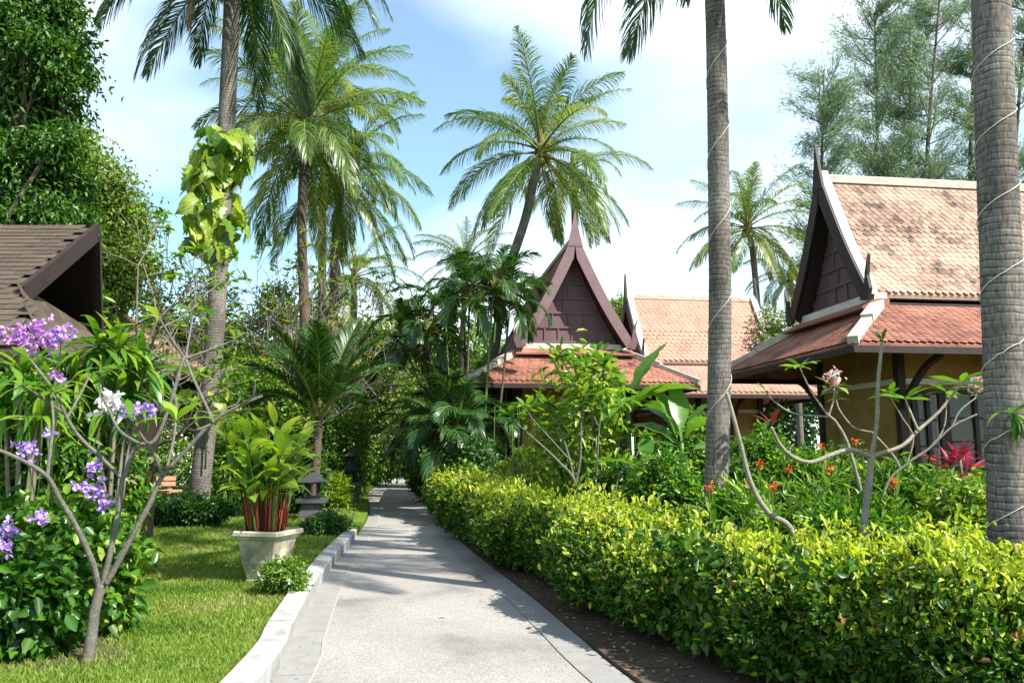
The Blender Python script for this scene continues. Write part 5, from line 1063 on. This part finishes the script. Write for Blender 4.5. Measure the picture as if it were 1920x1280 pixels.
def right_frangipani():
    Y = 7.6; b = np.array((at(1618, 1010, Y)[0], Y, BED_Z)); t = thing('frangipani_tree', 'frangipani with sinuous bare limbs in front of right house window', 'tree', b)
    P_ = [b, at(1620, 1000, Y), at(1630, 900, Y), at(1633, 852, Y)]; ln = smooth_line(P_, 6); MB().tube(ln, np.linspace(.036, .03, len(ln)), 10).part('trunk', 'bark_pale', t, True)
    limbs(t, [([(1634, 856), (1595, 843), (1560, 852), (1520, 866), (1485, 855), (1462, 832), (1446, 800)], .034, .02, (0, -.3)),
              ([(1634, 855), (1644, 790), (1646, 720), (1654, 640)], .03, .022, (0, -.2)), ([(1636, 854), (1690, 836), (1722, 806), (1762, 770), (1800, 722)], .03, .016, (0, .3)), ([(1722, 808), (1708, 775), (1698, 750)], .018, .013, (.1, .2))], Y, 'bark_pale')
    rosette(t, at(1446, 796, Y - .3), 6, 410, 1.0, [FRR], (.4, 1.2)); rosette(t, at(1654, 640, Y - .2), 5, 411, .45, FR, (.8, 1.4)); rosette(t, at(1698, 748, Y + .2), 7, 412, .8); rosette(t, at(1802, 718, Y + .3), 8, 413, 1.1, FR, (.1, .8))
    Y2 = 10.2; b2 = np.array((at(1625, 900, Y2)[0], Y2, BED_Z)); t2 = thing('frangipani_tree', 'smaller pink-flowering frangipani behind the sinuous one', 'tree', b2)
    limbs(t2, [([(1625, 1060), (1622, 960), (1592, 840), (1570, 795), (1553, 778)], .036, .022, (0, 0)), ([(1553, 780), (1525, 740), (1510, 712), (1500, 690)], .02, .012, (0, -.2)), ([(1553, 780), (1562, 752), (1564, 728)], .02, .013, (0, .1)), ([(1553, 781), (1490, 775), (1455, 755), (1436, 735)], .018, .012, (0, .2)),
               ([(1628, 1050), (1660, 915), (1700, 870), (1740, 842), (1785, 800), (1832, 776)], .03, .014, (0, -.3)), ([(1632, 810), (1600, 800), (1575, 770), (1568, 750)], .016, .012, (.1, .3)), ([(1690, 880), (1672, 850), (1640, 815), (1632, 808)], .02, .016, (0, .1)), ([(1785, 800), (1800, 770), (1830, 745)], .016, .012, (-.2, -.2))], Y2, 'bark_pale')
    for i, (px, py, n, s_) in enumerate(((1500, 688, 11, 1.05), (1564, 726, 10, .85), (1436, 733, 5, .6), (1568, 748, 4, .6), (1668, 742, 11, .95), (1775, 735, 10, .95), (1835, 742, 8, .8))): rosette(t2, at(px, py, Y2), n, 430 + i, s_)
    limbs(t2, [([(1700, 872), (1712, 820), (1690, 780), (1668, 742)], .016, .011, (0, 0)), ([(1742, 842), (1770, 800), (1775, 737)], .016, .011, (-.1, 0))], Y2, 'bark_pale')
    for px, py in ((1562, 708), (1836, 722)):
        c = at(px, py, Y2 - .1); Pf = c + rng.normal(0, .05, (70, 3)); leaves_part('flower', t2, Pf, rdir(70), rdir(70), .06, .045, ['petal_pink', 'petal_white'], rng.choice(2, 70, p=[.75, .25]), False)
    Y3 = 7.9; b3 = np.array((at(1488, 1010, Y3)[0], Y3, BED_Z)); t3 = thing('frangipani_sapling', 'single curved bare stem rising from the golden hedge', 'tree', b3)
    P_ = [b3] + [at(x, y, Y3 - .1) for x, y in ((1488, 1003), (1440, 960), (1408, 905), (1388, 830), (1372, 770), (1362, 735))]; ln = smooth_line(P_, 6); MB().tube(ln, np.linspace(.032, .017, len(ln)), 9).part('stem', 'bark_pale', t3, True)
right_frangipani()
def mid_frangipani():
    Y = 14.0; b = np.array((at(1085, 900, Y)[0], Y, BED_Z)); t = thing('frangipani_tree', 'leafy frangipani with fanned grey stems before the maroon house', 'tree', b)
    limbs(t, [([(1085, 985), (1078, 905), (1050, 868), (1010, 830), (955, 782)], .05, .02, (0, -.2)), ([(1078, 905), (1065, 850), (1048, 800), (1030, 762)], .032, .018, (0, .2)), ([(1080, 905), (1088, 860), (1090, 790), (1095, 745)], .032, .016, (0, 0)),
              ([(1066, 860), (1030, 820), (1002, 790), (985, 765)], .024, .014, (0, -.4)), ([(1110, 985), (1118, 900), (1122, 820), (1128, 760), (1132, 690)], .03, .014, (.2, .2)), ([(1150, 985), (1160, 890), (1190, 860), (1205, 820)], .026, .014, (.1, .2)), ([(1122, 800), (1095, 740), (1070, 700), (1050, 668)], .02, .012, (.2, .3))], Y)
    for i, (px, py, n, s_) in enumerate(((955, 778, 12, 1.1), (985, 762, 11, 1.1), (1030, 758, 13, 1.15), (1095, 742, 12, 1.1), (1132, 686, 12, 1.2), (1050, 664, 12, 1.2), (1205, 816, 8, .9), (1100, 690, 10, 1.1), (1150, 715, 10, 1.1), (1075, 720, 10, 1.1), (1010, 792, 8, 1.0), (1120, 660, 8, 1.0))): [rosette(t, at(px + dx, py + dy_, Y + .15 * (i % 3 - 1)), n, 460 + i + 7 * dx, s_ * 1.1) for dx, dy_ in ((0, 0), (14, 12))]
mid_frangipani()

# ================================================================== big-leaved plants
BAN = [blade_mesh('leaf', 1.7, .46, 'leaf_banana', c_, .22, 14, .45, .05, .16) for c_ in (.5, 1.0, 1.6)]
def banana(label, px, Y, top, lv, seed):
    b = np.array((at(px, 800, Y)[0], Y, BED_Z)); t = thing('banana_plant', label, 'banana plant', b, 0, 'banana plants before the maroon house'); tp = at(px, top, Y)
    MB().tube(smooth_line([b, (b + tp) / 2, tp], 6), np.linspace(.085, .04, 13), 10).part('stem', 'stem_green', t, True)
    for i, (az, el, s_, k) in enumerate(lv): put(BAN[k], 'leaf', t, tp - np.array((0, 0, .12 * (i % 3))), R(az), R(el), .25 * (-1) ** i, s_)
banana('banana plant with a pale upright leaf, nearer the maroon house', 1178, 15.6, 760, [(15, 72, .95, 0), (-20, 48, 1.0, 1), (160, 50, .8, 2), (250, 35, .8, 2), (330, 25, .75, 2), (70, 55, .9, 1), (200, 72, .7, 0), (45, 30, .95, 1), (300, 60, .9, 1), (130, 25, .8, 2)], 1)
banana('banana plant with broad drooping leaves left of straight trunk', 1278, 14.8, 830, [(110, 68, .95, 0), (165, 35, .95, 2), (200, 15, .9, 1), (35, 60, .8, 0), (-30, 25, .75, 1), (260, 20, .7, 2), (80, 78, .85, 0), (140, 50, 1.0, 1), (10, 40, .9, 2), (300, 50, .85, 1)], 2)
banana('small banana plant low behind the golden hedge', 1215, 13.4, 890, [(150, 45, .6, 1), (30, 40, .6, 1), (250, 30, .55, 2), (90, 70, .6, 0)], 3)

def ginger():
    r = np.random.default_rng(9); b = np.asarray(pot_p) + np.array((0, 0, .572)); t = thing('ginger_plant', 'leafy red-stemmed ginger growing in the square planter', 'potted plant', b)
    LF = [blade_mesh('leaf', .38, .125, 'leaf_ginger', c_, .2, 7, .4, .03, .04) for c_ in (.4, .8, 1.2)]
    for i in range(58):
        a = r.uniform(0, 2 * math.pi); rad = .24 * r.uniform(.02, 1) ** .6; s0 = b + np.array((math.cos(a) * rad, math.sin(a) * rad, -.01)); ln_ = r.uniform(.6, 1.3); out_ = np.array((math.cos(a), math.sin(a), 0)) * rad * r.uniform(.4, 1.7)
        e = s0 + out_ + np.array((0, 0, ln_)); l = smooth_line([s0, (s0 + e) / 2 - out_ * .12, e], 5); cut = 6 if ln_ > .5 else 5
        MB().tube(l[:cut], np.linspace(.013, .009, cut) * (1 + .12 * (np.arange(cut) % 2)), 6).part('stem', 'stem_red' if i % 3 else 'stem_green', t, True); MB().tube(l[cut - 1:], np.linspace(.0088, .004, len(l) - cut + 1), 6).part('stem', 'stem_green', t, True)
        for k in range(4 if ln_ > .6 else 3):
            q = l[-1 - k] if k < 5 else l[-5]; put(LF[int(r.integers(3))], 'leaf', t, q, a + k * 2.6 + r.normal(0, .5), r.uniform(.0, 1.05) if k else r.uniform(.7, 1.3), r.normal(0, .3), float(r.uniform(.75, 1.2)))
        if i % 3 == 0:
            for k in range(2):
                q = s0 + (e - s0) * .02; put(blade_red, 'sheath', t, q + np.array((r.normal(0, .015), r.normal(0, .015), 0)), a + r.normal(0, .6), R(r.uniform(76, 88)), r.uniform(0, 3), float(r.uniform(.8, 1.2)))
blade_red = blade_mesh('sheath', .36, .036, 'stem_red', -.1, .3, 6, .4, .02)
ginger()

STR = [blade_mesh('leaf', .62, .075, m_, c_, .2, 8, .45, .02) for m_, c_ in (('leaf_lush', .9), ('leaf_bright', 1.3), ('leaf_bright', .6))]
STR_R = [blade_mesh('leaf', .5, .1, 'leaf_red', c_, .2, 8, .45, .02) for c_ in (.3, .7)]; STR_RB = [blade_mesh('leaf', .42, .08, 'leaf_redbrown', .9, .2, 8, .45, .02)]
def dracaena(label, px, Y, heads, name='dracaena', meshes=STR, n=26, z0=LAWN_Z, s=1.0, el=(-.6, 1.3), stem='twig'):
    b = np.array((at(px, 800, Y)[0], Y, z0)); t = thing(name, label, 'plant', b)
    for i, (hx, hy) in enumerate(heads):
        tp = at(hx, hy, Y + .12 * (i % 3 - 1)); MB().tube(smooth_line([b + np.array((.05 * i, 0, 0)), (b + tp) / 2, tp], 6), np.linspace(.03, .016, 13), 6).part('stem', stem, t, True); rosette(t, tp, n, 500 + i + px, s, meshes, el)
dracaena('tall dracaena with bright strap-leaf heads in front of brown roofs', 215, 8.9, [(225, 655), (170, 690), (270, 690), (130, 720), (215, 745), (250, 730), (185, 650)], n=34, s=1.05)
dracaena('strap-leaved dracaena heads at the left edge behind purple flowers', 55, 8.0, [(40, 700), (90, 735), (10, 760), (70, 790)], n=30, s=.9)
dracaena('red cordyline with pink upright leaves beside right house window', 1800, 10.2, [(1800, 862), (1782, 872), (1818, 880)], 'cordyline', STR_R, 15, BED_Z, .72, (.2, 1.45)); dracaena('lower dark red cordyline under the pink one', 1797, 9.9, [(1790, 905), (1812, 915)], 'cordyline', STR_RB, 12, BED_Z, .8, (-.5, 1.0))

# orange-flowered cannas in the bed: each a clump of stems with strap leaves and a flower head
CN = [blade_mesh('leaf', .42, .06, m_, c_, .2, 6, .4, .02) for m_, c_ in (('leaf_bright', .3), ('leaf_lush', .5), ('leaf_ginger', .4))]
spots = [(1312, 895, 10.2, 'left of the straight palm trunk foot'), (1330, 915, 9.6, 'in front of the straight palm trunk'), (1395, 905, 9.2, 'just right of the straight trunk'), (1437, 870, 10.6, 'left of the dark red frangipani tip'), (1473, 882, 10.4, 'below the dark red frangipani tip'), (1505, 845, 11.4, 'nearest the shaded yellow wall'), (1541, 838, 11.6, 'under the pink frangipani'), (1542, 880, 9.7, 'below the sinuous limb'), (1445, 912, 9.0, 'lowest beside the curved bare stem'), (1590, 925, 8.8, 'left of frangipani trunk'), (1680, 905, 9.4, 'right of frangipani trunk'), (1738, 860, 10.8, 'under the right house window'), (1740, 920, 8.9, 'left of red cordyline'), (1612, 830, 11.8, 'against the lit yellow wall')]
for i, (px, py, Y, wh) in enumerate(s_ for k_, s_ in enumerate(spots) if k_ not in (0, 5, 9, 12)):
    r = np.random.default_rng(700 + i); b = np.array((at(px, 900, Y)[0], Y, BED_Z)); t = thing('canna_plant', 'orange-flowered leafy plant ' + wh, 'flowering plant', b, 0, 'orange-flowered plants in the bed')
    for k in range(5):
        e = at(px + r.normal(0, 14), py + (0 if k == 0 else r.uniform(10, 50)), Y + r.normal(0, .12)); MB().tube([b + r.normal(0, .03, 3) * np.array((1, 1, 0)), (b + e) / 2, e], [.01, .009, .006], 5).part('stem', 'stem_green', t)
        for j in range(6): put(CN[int(r.integers(3))], 'leaf', t, b + (e - b) * (.35 + .6 * j / 6), r.uniform(0, 6.28), r.uniform(.4, 1.2), r.normal(0, .3), float(r.uniform(.8, 1.3)))
        if k == 0:
            Pf = e + r.normal(0, .022, (16, 3)); leaves_part('flower', t, Pf, rdir(16) + np.array((0, 0, .4)), rdir(16), .055, .028, ['petal_orange'], None, False)
# reeds
rd = thing('reed_clump', 'thin upright reeds beside the round dome shrub', 'reeds', (at(975, 900, 16)[0], 15.4, BED_Z))
for i in range(26):
    b = np.array((at(975, 900, 15.4)[0] + rng.normal(0, .22), 15.4 + rng.normal(0, .1), BED_Z)); e = b + np.array((rng.normal(0, .09), rng.normal(0, .06), rng.uniform(1.5, 2.6))); MB().tube([b, (b + e) / 2, e], [.011, .01, .006], 5).part('reed', 'stem_green', rd)
# orchid on the near trunk
orc = thing('epiphyte', 'small spiky epiphyte clinging to the thick near palm trunk', 'plant', at(1900, 770, 6.6))
for i in range(24): put(STR[i % 3], 'leaf', orc, at(1900, 775, 6.68), -1.6 + rng.normal(0, 1.1), rng.uniform(-1.3, 1.0), 0, float(rng.uniform(.3, .55)))

# ================================================================== purple flowers on the left
def flower_vine():
    t = thing('flowering_vine', 'purple-flowered vine hanging in trusses around foreground frangipani', 'vine', (at(80, 900, 6.9)[0], 6.9, LAWN_Z)); mb = MB(); base = np.array((at(60, 900, 7.1)[0], 7.1, LAWN_Z))
    for px, py, sx, sy, k, mt, Y in ((70, 632, 48, 24, 170, 'petal_magenta', 6.5), (30, 625, 20, 14, 50, 'petal_magenta', 6.5), (115, 628, 16, 14, 40, 'petal_purple', 6.5), (108, 706, 9, 13, 24, 'petal_magenta', 6.7), (258, 768, 34, 13, 90, 'petal_purple', 6.9), (48, 842, 18, 14, 50, 'petal_purple', 6.6), (178, 872, 12, 20, 34, 'petal_purple', 6.9), (152, 912, 12, 9, 26, 'petal_purple', 6.9), (180, 922, 12, 12, 32, 'petal_purple', 6.8), (196, 946, 14, 12, 36, 'petal_purple', 6.8), (74, 970, 16, 12, 42, 'petal_purple', 6.2), (20, 992, 16, 12, 36, 'petal_purple', 6.1), (2, 1022, 12, 20, 40, 'petal_purple', 6.0), (95, 812, 7, 7, 12, 'petal_purple', 6.8)):
        c = at(px, py, Y); k = int(k * .45); q = np.stack([rng.normal(0, sx * .55, k) * Y / F, rng.normal(0, .05, k), rng.normal(0, sy * .55, k) * Y / F], 1) + c; q = np.repeat(q, 4, 0); leaves_part('flower', t, q, rdir(len(q)) - np.array((0, .5, 0)), rdir(len(q)), .042, .034, [mt], None, True, .1, .2)
        mid_ = (base + c) / 2 + np.array((0, .15, .2)); mb.tube(smooth_line([base, mid_, c], 6), np.linspace(.008, .004, 13), 5)
    mb.part('stem', 'stem_green', t)
    c = at(205, 755, 7.0); q = np.repeat(c + rng.normal(0, .045, (30, 3)), 4, 0); leaves_part('flower', t, q, rdir(120), rdir(120), .06, .05, ['petal_white'], None, True, .1, .2); mb = MB()
    mb.tube(smooth_line([base, (base + c) / 2 + np.array((0, .1, .1)), c], 6), .006, 5).part('stem', 'stem_green', t)
flower_vine()

# ================================================================== fallen leaves
k = 900; Y = rng.uniform(4.8, 18, k); xr = np.interp(Y, re[:, 1], re[:, 0]); X = xr + np.abs(rng.normal(0, .5, k)) + .03
P_ = np.stack([X, Y, np.full(k, BED_Z + .006)], 1); leaves_part('leaf_litter', None, P_, rdir(k) * np.array((1, 1, .05)), np.tile((0, 0, 1.0), (k, 1)) + rng.normal(0, .2, (k, 3)), .05 * rng.uniform(.5, 1.3, k), .025, ['dry_leaf'], None, True, .2, -.1); prop(bpy.data.objects['leaf_litter'], 'dry brown leaves littering soil along the hedge foot', 'leaf litter')
k = 420; Y = rng.uniform(5.2, 20, k); a = np.where(rng.random(k) < .3, rng.random(k), np.where(rng.random(k) < .5, rng.uniform(0, .12, k), rng.uniform(.9, 1, k))); X = np.interp(Y, LEr[:, 1], LEr[:, 0]) * a + np.interp(Y, REr[:, 1], REr[:, 0]) * (1 - a)
P_ = np.stack([X, Y, np.full(k, .012)], 1); o = leaves_part('path_litter', None, P_, rdir(k) * np.array((1, 1, .03)), np.tile((0, 0, 1.0), (k, 1)), .022 * rng.uniform(.5, 1.4, k), .01, ['dry_leaf'], None, True, .1, 0); prop(o, 'tiny dry specks of leaf scattered on the path', 'leaf litter')
fl_ = put(blade_mesh('leaf', .1, .055, 'petal_pink', .3, .2, 6, .4, .05), 'fallen_leaf', None, gp(822, 1158) + np.array((0, 0, .012)), .3, 0, 0, 1.0); prop(fl_, 'single pinkish fallen leaf lying on the path', 'fallen leaf')
